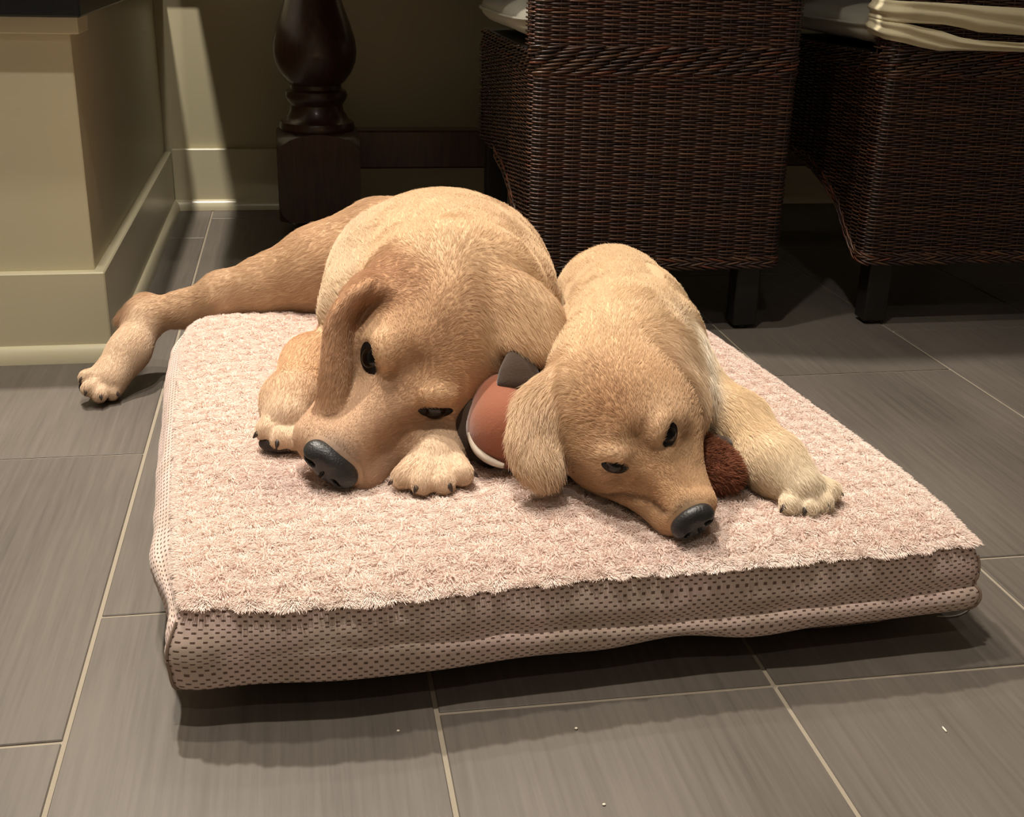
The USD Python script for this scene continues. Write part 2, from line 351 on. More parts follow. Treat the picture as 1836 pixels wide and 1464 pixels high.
    for x, y, zt in ((0.045, 0.035, 0.13), (CHW - 0.045, 0.035, 0.13), (0.03, CHD - 0.025, 0.26), (CHW - 0.03, CHD - 0.025, 0.26)):
        put('leg', box(x - 0.021, x + 0.021, y - 0.021, y + 0.021, 0.006, zt, 0.003), M['legwood'])
        put('foot_glide', lathe([(0, 0), (0.014, 0), (0.016, 0.003), (0.016, 0.007), (0, 0.007)], x, y, 16), M['legwood'])
    return t
CH1 = np.array([0.570, 1.872, 0.0])
ch = make_chair(CH1)
def dup(src, loc, label=None):
    name = str(src.GetPath()).rsplit('/', 1)[1]
    x = UsdGeom.Xform.Define(stage, numbered('/World/' + name))
    x.GetPrim().GetReferences().AddInternalReference(src.GetPath())
    x.GetPrim().GetAttribute('xformOp:translate').Set(Gf.Vec3d(*map(float, loc)))
    x.GetPrim().SetInstanceable(True)
    if label: tag(x, label, src.GetPrim().GetCustomDataByKey('category'))
    return x
CH2 = CH1 + [0.590, 0.004, 0]
dup(ch, CH2, 'dark brown wicker dining chair with cream ties round its back, at the right edge')

# ---- seat cushions
M['cushion'] = plain('cushion_linen', lin(196, 192, 176), 0.85, 0.2, bump=(260, 0.15, 0.001), sheen=0.2)
M['ties'] = plain('cream_cotton_ties', lin(216, 205, 170), 0.85, 0.2, bump=(320, 0.15, 0.0008), sheen=0.2)
def pillow(x0, x1, y0, y1, z0, z1, nu=28, nv=26, p=3.2, droop=0.0):
    U, V = np.meshgrid(np.linspace(-math.pi, math.pi, nu*2, endpoint=False), np.linspace(-math.pi/2, math.pi/2, nv), indexing='ij')
    sg_ = lambda a, e: np.sign(a)*np.abs(a)**e
    X = sg_(np.cos(V), 0.5)*sg_(np.cos(U), 0.35); Y = sg_(np.cos(V), 0.5)*sg_(np.sin(U), 0.35); Z = sg_(np.sin(V), 0.8)
    v = np.stack([(x0+x1)/2 + X*(x1-x0)/2, (y0+y1)/2 + Y*(y1-y0)/2, (z0+z1)/2 + Z*(z1-z0)/2], -1).reshape(-1, 3)
    v[:, 2] += 0.006*(meshkit.fbm(v*[14, 14, 14], 3, 5) - 0.5)
    if droop:
        w = np.clip(((y0 + 0.16) - v[:, 1])/0.16, 0, 1)**2*np.clip(((x0 + 0.1) - v[:, 0])/0.1, 0, 1); v[:, 2] -= droop*w
    return trimesh.Trimesh(v, grid_faces(nu*2, nv, wrap=True), process=False)
for i, (c, lab) in enumerate(((CH1, 'pale linen seat cushion on the wicker chair behind the puppy, its corner hanging out'), (CH2, 'pale linen seat cushion with cream ties on the chair at the right edge'))):
    cu = thing('seat_cushion', lab, 'cushion', c + [0.2, 0.3, 0.462])
    obj('cover', pillow(c[0] - 0.014, c[0] + CHW + 0.014, c[1] + 0.062, c[1] + CHD + 0.02, 0.466, 0.540, droop=0.020), M['cushion'], cu, smooth=True)
    xs = np.linspace(-1, 1, 60)
    loop = [(c[0] + CHW/2 + (CHW/2 + 0.016)*np.sign(math.cos(a))*abs(math.cos(a))**0.35, c[1] + 0.062 + (CHD - 0.042)/2 + ((CHD - 0.042)/2 + 0.002)*np.sign(math.sin(a))*abs(math.sin(a))**0.35, 0.503) for a in np.linspace(0, 2*math.pi, 90)]
    obj('piping', tube(loop, 0.003, 6), M['cushion'], cu)
    if i == 1:
        def ribbon(zc, hh, th, seed, pinch):
            """a cloth tie round the chair's back: closed flat section swept round the left corner and along the back"""
            P, N = chair_path(0.07, 0.05, 0.006); n = len(P); ns = 26
            s = np.linspace(0, 1, n); a = np.linspace(0, 2*math.pi, ns, endpoint=False)
            v = np.zeros((n, ns, 3))
            zc_, hh_ = np.interp(s, *zc), np.interp(s, *hh)
            for k in range(n):
                zz = zc_[k] + hh_[k]*np.cos(a)
                fold = 0.0030*np.sin(a*0 + 3.1*np.cos(a)*2 + seed + s[k]*9*pinch) * np.clip(np.sin(a), 0, 1)
                off = 0.0075 + th*np.sin(a)*(1 + 0.25*math.sin(s[k]*17 + seed)) + fold
                v[k, :, :2] = P[k] + N[k]*off[:, None] + c[:2]; v[k, :, 2] = zz
            f = grid_faces(n, ns); 
            j = np.arange(n - 1)*ns; wrapf = np.vstack([np.stack([j + ns - 1, j + 2*ns - 1, j + ns], 1), np.stack([j + ns - 1, j + ns, j], 1)])
            return trimesh.Trimesh(v.reshape(-1, 3), np.vstack([f, wrapf]), process=False)
        X = [0, 0.13, 0.20, 0.27, 0.33, 0.39, 0.53, 0.8, 1.0]
        obj('tie_strap', ribbon((X, [0.531, 0.529, 0.528, 0.527, 0.524, 0.520, 0.517, 0.51, 0.51]), (X, [0.0165, 0.0165, 0.0165, 0.0165, 0.018, 0.0205, 0.021, 0.02, 0.016]), 0.0065, 0.5, 1.0), M['ties'], cu, smooth=True, label='cream cotton tie pulled across the chair back, upper band')
        obj('tie_strap', ribbon((X, [0.505, 0.499, 0.491, 0.485, 0.481, 0.479, 0.477, 0.478, 0.48]), (X, [0.0135, 0.0150, 0.0155, 0.0155, 0.0105, 0.0085, 0.0075, 0.008, 0.009]), 0.0065, 2.1, 1.4), M['ties'], cu, smooth=True, label='cream cotton tie pulled across the chair back, lower twisted band')

# ------------------------------------------------------------------ the dog bed
F_ = np.array([(0.092, 0.868), (0.222, 0.857), (0.362, 0.868), (0.512, 0.879), (0.667, 0.881), (0.818, 0.886)])
Rr = np.array([(0.818, 0.886), (0.818, 1.03), (0.806, 1.184), (0.793, 1.325), (0.776, 1.483), (0.752, 1.672)])
Bk = np.array([(0.050, 1.662), (0.16, 1.694), (0.30, 1.700), (0.45, 1.697), (0.60, 1.69), (0.752, 1.672)])
Lf = np.array([(0.092, 0.868), (0.077, 1.07), (0.062, 1.29), (0.052, 1.45), (0.046, 1.556), (0.050, 1.662)])
from scipy.interpolate import CubicSpline
def along(P, t):
    s = np.concatenate([[0], np.cumsum(np.linalg.norm(np.diff(P, axis=0), axis=1))]); s /= s[-1]
    return CubicSpline(s, P)(t)
def bed_xy(u, v):
    """(u, v) in the unit square to the plan; corners rounded"""
    a, b = 2*u - 1, 2*v - 1
    k = 0.045
    a, b = a*np.sqrt(1 - k*b**6), b*np.sqrt(1 - k*a**6)
    u, v = (a + 1)/2, (b + 1)/2
    f, bk, l, r = along(F_, u), along(Bk, u), along(Lf, v), along(Rr, v)
    u, v = u[..., None], v[..., None]
    c00, c10, c01, c11 = F_[0], F_[-1], Bk[0], Bk[-1]
    return (1-v)*f + v*bk + (1-u)*l + u*r - ((1-u)*(1-v)*c00 + u*(1-v)*c10 + (1-u)*v*c01 + u*v*c11)
BEDZ = 0.108
bed = thing('dog_bed', 'square pinkish plush dog bed with woven mesh sides, under both dogs', 'dog bed', (0.43, 1.27, 0))
def bed_bump(p):
    """rosettes: height, vector from the rosette's centre"""
    e = np.array([[0.0215, 0.004], [-0.005, 0.0195]]); ij = p @ np.linalg.inv(e)
    best = np.full(len(p), 9.0); vec = np.zeros_like(p); cid = np.zeros(len(p), int)
    for dx in (-1, 0, 1, 2):
        for dy in (-1, 0, 1, 2):
            c = np.floor(ij) + [dx, dy]
            h = np.sin(c @ np.array([[12.9898, 39.346], [78.233, 11.135]]))*43758.5453; h -= np.floor(h)
            q = (c + (h - 0.5)*0.55) @ e; d = p - q; r = np.linalg.norm(d, axis=1)
            w = r < best; best[w] = r[w]; vec[w] = d[w]; cid[w] = (c[w, 0]*131 + c[w, 1]*17).astype(int)
    return best, vec, cid
def bed_top(u, v, bumps=True):
    xy = bed_xy(u, v); p = xy.reshape(-1, 2)
    e = np.minimum.reduce([u, 1-u, v, 1-v]).reshape(-1)*0.75
    rise = 0.014*(1 - np.exp(-e/0.025))
    low = 0.010*(meshkit.fbm(np.column_stack([p*7, 0*p[:, 0]]), 3, 8) - 0.5)*np.clip(e/0.05, 0, 1)
    dents = 0
    for cx, cy, r, d in ((0.25, 1.09, 0.06, 0.008), (0.530, 0.960, 0.065, 0.010), (0.45, 1.4, 0.2, 0.012), (0.165, 1.16, 0.04, 0.005), (0.34, 1.06, 0.04, 0.004), (0.66, 0.97, 0.04, 0.004)):
        dents = dents - d*np.exp(-((p[:, 0]-cx)**2 + (p[:, 1]-cy)**2)/(r*r))
    z = BEDZ + rise + low + dents
    if bumps:
        r, _, _ = bed_bump(p); z = z + 0.0046*(np.exp(-(r/0.0082)**2) - 0.35)*np.clip(e/0.012, 0.2, 1)
    return np.column_stack([p, z])
NU, NV = 250, 280
U, V = np.meshgrid(np.linspace(0, 1, NU), np.linspace(0, 1, NV), indexing='ij')
topv = bed_top(U, V)
M['plush'] = plain('plush_backing', lin(206, 180, 168), 0.95, 0.03)
M['plush_fibre'] = attr_mat('plush_fibre', 0.9, 0.04, sheen=0.15)
obj('plush_top', trimesh.Trimesh(topv, grid_faces(NU, NV), process=False), M['plush'], bed, smooth=True, label='rosette-tufted cream pink plush top')
# fibres
rng = np.random.default_rng(21)
NP = 380000
u, v = rng.random(NP), rng.random(NP)
edge = int(NP*0.05); u[:edge] = rng.random(edge); v[:edge] = rng.random(edge)*0.012
eu = slice(edge, edge + edge//2); u[eu] = rng.random(edge//2)*0.012; er = slice(edge + edge//2, edge*2); u[er] = 1 - rng.random(er.stop - er.start)*0.012
P0 = bed_top(u, v)
r, vec, cid = bed_bump(P0[:, :2])
radial = np.column_stack([vec/(np.linalg.norm(vec, axis=1, keepdims=True) + 1e-9), np.zeros(NP)])
spin = np.where((np.abs(cid) % 3) == 0, -1, 1)[:, None]
swirl = np.column_stack([-radial[:, 1], radial[:, 0], np.zeros(NP)])*spin
clump = (np.abs(np.sin(cid*1.7 + np.round(np.arctan2(vec[:, 1], vec[:, 0])*1.6)*2.3)) - 0.5)[:, None]
outw = np.zeros((NP, 3)); outw[:, 0] = np.clip(0.03 - u, 0, 1)*-40 + np.clip(u - 0.97, 0, 1)*40; outw[:, 1] = np.clip(0.03 - v, 0, 1)*-40 + np.clip(v - 0.97, 0, 1)*40
d = radial*(0.75*np.clip(r/0.009, 0, 1))[:, None] + swirl*(0.30 + 0.5*clump) + np.array([0, -0.05, 0.55]) + outw*0.7 + rng.normal(0, 1, (NP, 3))*[0.42, 0.42, 0.14]
d /= np.linalg.norm(d, axis=1, keepdims=True)
L = rng.uniform(0.0042, 0.0076, NP)[:, None]*(1 + 0.2*clump)*(0.55 + 0.45*np.clip(r/0.007, 0, 1))[:, None]
bend = (radial*0.5 + outw*0.5 + [0, 0, -0.75])*0.35
pts = np.stack([P0 - d*0.001, P0 + d*L*0.5 + bend*L*0.12, P0 + d*L*0.85 + bend*L*0.75], 1)
tone = rng.uniform(0, 1, (NP, 1))*0.5 + 0.5*(meshkit.noise(np.column_stack([P0[:, :2]*9, 0*u]), 4))[:, None]
pc = np.array(lin(230, 208, 196))*(1 - tone) + np.array(lin(243, 228, 217))*tone
dark_patch = np.exp(-(((P0[:, 0] - 0.190)/0.045)**2 + ((P0[:, 1] - 1.075)/0.05)**2)) * 0.55 + 0.45*np.exp(-(((P0[:, 0] - 0.525)/0.05)**2 + ((P0[:, 1] - 0.905)/0.022)**2))  # pile coloured darker around the two dog noses
pc = pc*(1 - dark_patch[:, None]*np.array([0.36, 0.42, 0.40]))
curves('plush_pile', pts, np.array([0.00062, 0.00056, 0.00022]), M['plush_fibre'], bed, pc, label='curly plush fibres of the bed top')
# woven sides
NS = 700
t = np.linspace(0, 4, NS, endpoint=False); k = t.astype(int); fr = t - k
pu = np.select([k == 0, k == 1, k == 2, k == 3], [fr, 1 + 0*fr, 1 - fr, 0*fr]); pv = np.select([k == 0, k == 1, k == 2, k == 3], [0*fr, fr, 1 + 0*fr, 1 - fr])
ring = bed_xy(pu, pv)
dd = np.roll(ring, -1, 0) - np.roll(ring, 1, 0); nrm = np.stack([dd[:, 1], -dd[:, 0]], 1); nrm /= np.linalg.norm(nrm, axis=1, keepdims=True)
from scipy.ndimage import gaussian_filter1d
nrm = gaussian_filter1d(nrm, 2.5, axis=0, mode='wrap'); nrm /= np.linalg.norm(nrm, axis=1, keepdims=True)
sl = np.concatenate([[0], np.cumsum(np.linalg.norm(np.diff(ring, axis=0), axis=1))])
leftness = np.clip(-nrm[:, 0], 0, 1)*np.clip((ring[:, 1] - 0.9)/0.1, 0, 1)
prof = np.array([(-0.17, 0.002), (-0.12, 0.003), (-0.075, 0.010), (-0.040, 0.0215), (-0.018, 0.0305), (-0.004, 0.036), (0.001, 0.040), (0.0045, 0.047), (0.0055, 0.055), (0.0040, 0.0615), (-0.0005, 0.0650), (-0.0025, 0.0665), (-0.0005, 0.069), (0.0020, 0.074), (0.0030, 0.082), (0.0025, 0.092), (0.0010, 0.101), (-0.001, 0.107), (-0.006, 0.1105)])
pl = np.concatenate([[0], np.cumsum(np.linalg.norm(np.diff(prof, axis=0), axis=1))])
fine = np.linspace(0, pl[-1], 64); prof = np.stack([np.interp(fine, pl, prof[:, j]) for j in (0, 1)], 1)
wr = meshkit.fbm(np.column_stack([sl*11, 0*sl, 0*sl]), 3, 3) - 0.5
sv = np.zeros((NS, 64, 3)); suv = np.zeros((NS, 64, 2))
for j in range(64):
    o_, z_ = prof[j]
    inside = np.clip((0.02 + o_)/0.02, 0, 1)
    wj = meshkit.fbm(np.column_stack([sl*17, np.full(NS, z_*40), 0*sl]), 3, 9) - 0.5
    mid = math.sin(math.pi*min(max((z_ - 0.036)/0.072, 0), 1))
    corner_ = np.exp(-(np.hypot(ring[:, 0] - F_[0, 0], ring[:, 1] - F_[0, 1])/0.04)**2) + 0.6*np.exp(-(np.hypot(ring[:, 0] - F_[-1, 0], ring[:, 1] - F_[-1, 1])/0.04)**2)
    oo = o_ + 0.014*corner_*np.clip((0.105 - z_)/0.03, 0, 1)*np.clip((z_ - 0.012)/0.03, 0, 1) + leftness*0.020*mid + 0.0055*wj*mid*inside + 0.004*wr*mid
    crease = np.where(nrm[:, 1] < -0.6, np.clip((ring[:, 0] - 0.20)/0.22, 0, 1), 0.25); oo = oo + (0.0050*mid - o_)*(1 - crease)*(0.036 < z_ < 0.106)
    sv[:, j, :2] = ring + nrm*oo[:, None]
    wave_ = 0.006*np.sin(sl*9.0 + 0.6)*mid + 0.0035*wr*mid*2 if z_ < 0.09 else 0.0
    sv[:, j, 2] = np.maximum(z_ + (wave_ if z_ > 0.03 else 0) + (0.004*(meshkit.noise(np.column_stack([sl*14, 0*sl, 0*sl]), 6) - 0.5)*2 if 0.02 < z_ < 0.05 else 0), 0.001)
    suv[:, j, 0] = sl; suv[:, j, 1] = fine[j]
sf = grid_faces(NS, 64, wrap=True)
SIDE_UV = suv.reshape(-1, 2)
def math_(op, **k): return ('math', {'math_type': op, **k})
PX, PZ = 1/0.0087, 1/0.0037
M['mesh_fabric'] = look('woven_mesh_fabric', {
    'a': ('attribute', {'attribute': 'st'}), 's': ('separate_xyz', {}),
    'v': math_('multiply', value2=PZ), 'row': math_('floor'), 'h': math_('multiply', value2=0.5), 'u': math_('multiply', value2=PX), 'us': math_('add'), 'uf': math_('fraction'), 'vf': math_('fraction'),
    'du': math_('subtract', value2=0.5), 'au': math_('absolute'), 'dv': math_('subtract', value2=0.5), 'av': math_('absolute'),
    'ru': ('map_range', {'range_type': 'smoothstep', 'from_min': 0.13, 'from_max': 0.22, 'to_min': 1.0, 'to_max': 0.0, 'clamp': True}), 'rv': ('map_range', {'range_type': 'smoothstep', 'from_min': 0.13, 'from_max': 0.30, 'to_min': 1.0, 'to_max': 0.0, 'clamp': True}),
    'hole': math_('multiply'), 'tc': ('texture_coordinate', {}), 'n': ('noise_texture', {'scale': 22.0, 'detail': 3.0}),
    'cr': ('rgb_ramp', {'ramp': [(0.32, lin(200, 180, 164)), (0.5, lin(217, 193, 181)), (0.68, lin(226, 198, 190))]}), 'mx': ('mix', {'color2': lin(112, 88, 76)}),
    'inv': math_('subtract', value1=1.0), 'b': ('bump', {'strength': 0.7, 'distance': 0.0012}), 'p': ('principled_bsdf', {'roughness': 0.8, 'specular_ior_level': 0.2, 'sheen_weight': 0.15})},
    [('a.vector', 's.vector'), ('s.y', 'v.value1'), ('v.value', 'row.value1'), ('row.value', 'h.value1'), ('s.x', 'u.value1'), ('u.value', 'us.value1'), ('h.value', 'us.value2'), ('us.value', 'uf.value1'), ('v.value', 'vf.value1'),
     ('uf.value', 'du.value1'), ('du.value', 'au.value1'), ('vf.value', 'dv.value1'), ('dv.value', 'av.value1'), ('au.value', 'ru.value'), ('av.value', 'rv.value'), ('ru.result', 'hole.value1'), ('rv.result', 'hole.value2'),
     ('tc.object', 'n.vector'), ('n.fac', 'cr.fac'), ('cr.color', 'mx.color1'), ('hole.value', 'mx.fac'), ('mx.color', 'p.base_color'), ('hole.value', 'inv.value2'), ('inv.value', 'b.height'), ('b.normal', 'p.normal')])
obj('woven_side', trimesh.Trimesh(sv.reshape(-1, 3), sf, process=False), M['mesh_fabric'], bed, smooth=True, uv=SIDE_UV, label='taupe woven mesh fabric sides')
M['piping'] = plain('corner_seam', lin(150, 128, 114), 0.8)
for cu_ in (0, NS//4):
    obj('corner_seam', tube(sv[cu_, 26:60] + np.append(nrm[cu_]*0.0008, 0), 0.0014, 6), M['piping'], bed, label='stitched seam at a corner of the bed')
low = sv[::6, 0]; obj('underside', trimesh.Trimesh(np.vstack([low, low.mean(0)]), np.array([[i, (i + 1) % len(low), len(low)] for i in range(len(low))])[:, ::-1], process=False), plain('bed_underside', lin(60, 54, 50), 0.9), bed, smooth=False)

# ------------------------------------------------------------------ dogs: smooth-blended bodies, then fur
def at(px, py, Y):
    """the point of the depth plane y = Y seen at a pixel of the 1836 x 1464 frame"""
    d = (px - 918)/2140*RT - (py - 732)/2140*UP + FW
    return CAM + d*((Y - CAM[1])/d[1])
def nrmz(v): v = np.asarray(v, float); return v/(np.linalg.norm(v, axis=-1, keepdims=True) + 1e-12)
class Body:
    def __init__(s, bed=False): s.p = []; s.bed = bed
    def cone(s, a, b, ra, rb, k=0.02, zone='coat'): s.p.append(('cone', np.array(a, float), np.array(b, float), ra, rb, k, zone, 1))
    def chain(s, pts, rs, k=0.02, zone='coat'):
        z = zone if isinstance(zone, (list, tuple)) else [zone]*(len(pts) - 1)
        for i in range(len(pts) - 1): s.cone(pts[i], pts[i+1], rs[i], rs[i+1], k, z[i])
    def ell(s, c, R, r, k=0.02, zone='coat', sign=1): s.p.append(('ell', np.array(c, float), np.array(R, float), np.array(r, float), 0, k, zone, sign))
    def dist(s, i, X):
        t, a, b, ra, rb, k, z, sg_ = s.p[i]
        if t == 'cone':
            ab = b - a; L2 = ab @ ab + 1e-12
            h = np.clip(((X - a) @ ab)/L2, 0, 1)
            return np.linalg.norm(X - a - h[..., None]*ab, axis=-1) - (ra + (rb - ra)*h)
        q = (X - a) @ b
        k0 = np.linalg.norm(q/ra, axis=-1); k1 = np.linalg.norm(q/(ra*ra), axis=-1) + 1e-9
        return k0*(k0 - 1)/k1
    def bounds(s, i, m):
        t, a, b, ra, rb, k, z, sg_ = s.p[i]
        if t == 'cone': r = max(ra, rb) + m; return np.minimum(a, b) - r, np.maximum(a, b) + r
        e = np.sqrt(((b*ra)**2).sum(1)) + m; return a - e, a + e
    def mesh(s, h=0.004):
        lo = np.min([s.bounds(i, 0.026)[0] for i in range(len(s.p))], 0); hi = np.max([s.bounds(i, 0.026)[1] for i in range(len(s.p))], 0)
        n = np.ceil((hi - lo)/h).astype(int) + 1
        F = np.full(n, 0.12, np.float32)
        ax = [lo[j] + h*np.arange(n[j]) for j in range(3)]
        for i in range(len(s.p)):
            k, sg_ = s.p[i][5], s.p[i][7]
            l, u = s.bounds(i, max(k, 0.012) + 0.02)
            a = np.maximum(((l - lo)/h).astype(int), 0); b = np.minimum(np.ceil((u - lo)/h).astype(int) + 1, n)
            X = np.stack(np.meshgrid(ax[0][a[0]:b[0]], ax[1][a[1]:b[1]], ax[2][a[2]:b[2]], indexing='ij'), -1)
            d = s.dist(i, X).astype(np.float32); sub = F[a[0]:b[0], a[1]:b[1], a[2]:b[2]]
            if sg_ > 0:
                q = np.maximum(k - np.abs(sub - d), 0)/k; r = np.minimum(sub, d) - q*q*k*0.25
            else:
                q = np.maximum(k - np.abs(sub + d), 0)/k; r = np.maximum(sub, -d) + q*q*k*0.25
            F[a[0]:b[0], a[1]:b[1], a[2]:b[2]] = r
        if s.bed:
            Z = np.broadcast_to((0.109 - ax[2])[None, None], n); g = np.clip((ax[0] - 0.055)/0.02, 0, 1)[:, None, None]*np.clip((1.70 - ax[1])/0.02, 0, 1)[None, :, None]
            D = (Z*g + (g - 1)*0.1).astype(np.float32); k = 0.012; q = np.maximum(k - np.abs(F - D), 0)/k; F = np.maximum(F, D) + q*q*k*0.25
            D = np.broadcast_to((0.001 - ax[2])[None, None], n).astype(np.float32); F = np.maximum(F, D)
        return surface_net(F, lo, h)
def surface_net(F, lo, h):
    S = F < 0
    c = [S[i:S.shape[0]-1+i, j:S.shape[1]-1+j, k:S.shape[2]-1+k] for i in (0, 1) for j in (0, 1) for k in (0, 1)]
    cnt = sum(x.astype(np.int8) for x in c)
    act = (cnt > 0) & (cnt < 8)
    idx = np.argwhere(act); ID = np.full(act.shape, -1, np.int64); ID[tuple(idx.T)] = np.arange(len(idx))
    acc = np.zeros((len(idx), 3)); w = np.zeros(len(idx))
    corners = [(i, j, k) for i in (0, 1) for j in (0, 1) for k in (0, 1)]
    for a in range(8):
        for b in range(a + 1, 8):
            pa, pb = np.array(corners[a]), np.array(corners[b])
            if abs(pa - pb).sum() != 1: continue
            fa, fb = F[tuple((idx + pa).T)], F[tuple((idx + pb).T)]
            m = (fa < 0) != (fb < 0)
            t = np.where(m, fa/(fa - fb + 1e-12), 0)[:, None]
            acc[m] += (pa + t*(pb - pa))[m]; w[m] += 1
    v = lo + h*(idx + acc/w[:, None])
    faces = []
    for axis in range(3):
        o = [1, 1, 1]; o[axis] = 0
        a = S[tuple(slice(0 if j == axis else 1, S.shape[j] - 1) for j in range(3))]
        b = S[tuple(slice(1, S.shape[j]) if j == axis else slice(1, S.shape[j] - 1) for j in range(3))]
        e = np.argwhere(a != b)
        e = e + np.array(o)
        inside = S[tuple(e.T)]
        u, v2 = [j for j in range(3) if j != axis]
        du, dv = np.eye(3, dtype=int)[u], np.eye(3, dtype=int)[v2]
        q = np.stack([ID[tuple((e - x).T)] for x in (du + dv, dv, 0*du, du)], 1)
        flip = inside if axis != 1 else ~inside
        q[~flip] = q[~flip][:, ::-1]
        faces.append(q[(q >= 0).all(1)])
    q = np.vstack(faces)
    m = trimesh.Trimesh(v, np.vstack([q[:, [0, 1, 2]], q[:, [0, 2, 3]]]), process=False)
    o = np.array(m.vertices); trimesh.smoothing.filter_taubin(m, lamb=0.5, nu=0.52, iterations=8)
    dv = m.vertices - o; ln = np.linalg.norm(dv, axis=1, keepdims=True); m.vertices = o + dv*np.minimum(1, 1.2*h/(ln + 1e-12))
    return m
class Head:
    """head frame: x to the dog's right, y to the nose, z to the crown; origin midway between the eyes"""
    def __init__(s, right, fwd, up, T, scale):
        f = nrmz(fwd); r = nrmz(np.array(right) - f*(np.array(right) @ f)); u = np.cross(r, f)
        s.R = np.stack([r, f, u], 1); s.T = np.array(T); s.s = scale
    def w(s, *p): return s.R @ (np.array(p, float)*s.s) + s.T
    def ell(s, B, c, r, k=0.02, zone='head', rot=None, sign=1):
        R = s.R if rot is None else s.R @ rot
        B.ell(s.w(*c), R, np.array(r)*s.s, k*s.s, zone, sign)
    def cone(s, B, a, b, ra, rb, k=0.02, zone='head'): B.cone(s.w(*a), s.w(*b), ra*s.s, rb*s.s, k*s.s, zone)
    def B_lip(s, B, sx, mz): s.lips = getattr(s, 'lips', []) + [(s.w(sx*(mz + 0.024), 0.020, -0.058), s.w(sx*(mz + 0.0195), 0.062, -0.0535), s.w(sx*(mz + 0.004), 0.094, -0.054))]
def rotx(a): c, s = math.cos(a), math.sin(a); return np.array([[1, 0, 0], [0, c, -s], [0, s, c]])
def roty(a): c, s = math.cos(a), math.sin(a); return np.array([[c, 0, s], [0, 1, 0], [-s, 0, c]])
def rotz(a): c, s = math.cos(a), math.sin(a); return np.array([[c, -s, 0], [s, c, 0], [0, 0, 1]])
def build_head(B, H, puppy=False):
    mz = 0.0175 if puppy else 0.0265
    H.ell(B, (0, -0.072, -0.012), (0.070, 0.082, 0.058), 0.03, 'crown')
    H.ell(B, (0, -0.030, -0.004), (0.050, 0.045, 0.034), 0.03, 'crown')
    for sx in (1, -1):
        H.ell(B, (sx*0.040, -0.050, -0.046), (0.034, 0.056, 0.042), 0.03, 'cheek')
        H.ell(B, (sx*0.033, -0.010, 0.008), (0.020, 0.019, 0.015), 0.018, 'brow')
        H.ell(B, (sx*0.036, 0.014, -0.026), (0.020, 0.030, 0.020), 0.022, 'cheek')
    H.cone(B, (0, 0.0, -0.030), (0, 0.068, -0.040), 0.037, 0.0275 if puppy else 0.031, 0.025, 'muzzle')
    H.cone(B, (0, -0.005, -0.010), (0, 0.082, -0.034), 0.0215, 0.0165 if puppy else 0.0195, 0.018, 'bridge')
    for sx in (1, -1):
        H.cone(B, (sx*0.024, 0.010, -0.050), (sx*mz, 0.074, -0.045), 0.027, 0.0215, 0.014, 'muzzle')
        H.B_lip(B, sx, mz)
    H.cone(B, (0, -0.06, -0.074), (0, 0.045, -0.062), 0.030, 0.017, 0.018, 'muzzle')
    H.ell(B, (0, 0.014, 0.027), (0.011, 0.024, 0.012), 0.03, 'bridge', sign=-1)
    for sx in (1, -1):
        H.ell(B, (sx*0.049, 0.050, -0.008), (0.018, 0.034, 0.015), 0.03, 'muzzle', sign=-1)
def carve_lips(B, H):
    for a, b, c in H.lips:
        for p, q in ((a, b), (b, c)):
            B.p.append(('cone', p, q, 0.0022*H.s, 0.0022*H.s, 0.004*H.s, 'lip', -1))
def flap(B, pts, halfw, wdir, thick, k=0.012, zone='ear'):
    """an ear: flattened lobes along a path; wdir is the direction across the flap at each point"""
    pts = np.array(pts); n = len(pts)
    t = np.linspace(0, n - 1, n*2 + 1)
    P = np.stack([np.interp(t, np.arange(n), pts[:, j]) for j in range(3)], 1); hw = np.interp(t, np.arange(n), halfw)
    Wd = np.array(wdir, float); Wd = np.stack([np.interp(t, np.arange(n), Wd[:, j]) for j in range(3)], 1)
    for i in range(len(t)):
        a = nrmz(P[min(i+1, len(t)-1)] - P[max(i-1, 0)]); w_ = nrmz(Wd[i] - a*(Wd[i] @ a)); nn = np.cross(a, w_)
        step = np.linalg.norm(P[min(i+1, len(t)-1)] - P[max(i-1, 0)])/2
        B.ell(P[i], np.stack([a, w_, nn], 1), (step*1.25 + 0.004, max(hw[i], 0.004), thick), k, zone)
def toes(B, tips, roots, r, k=0.008, zone='paw'):
    for a, b in zip(tips, roots): B.cone(b, a, r*0.9, r, k, zone)

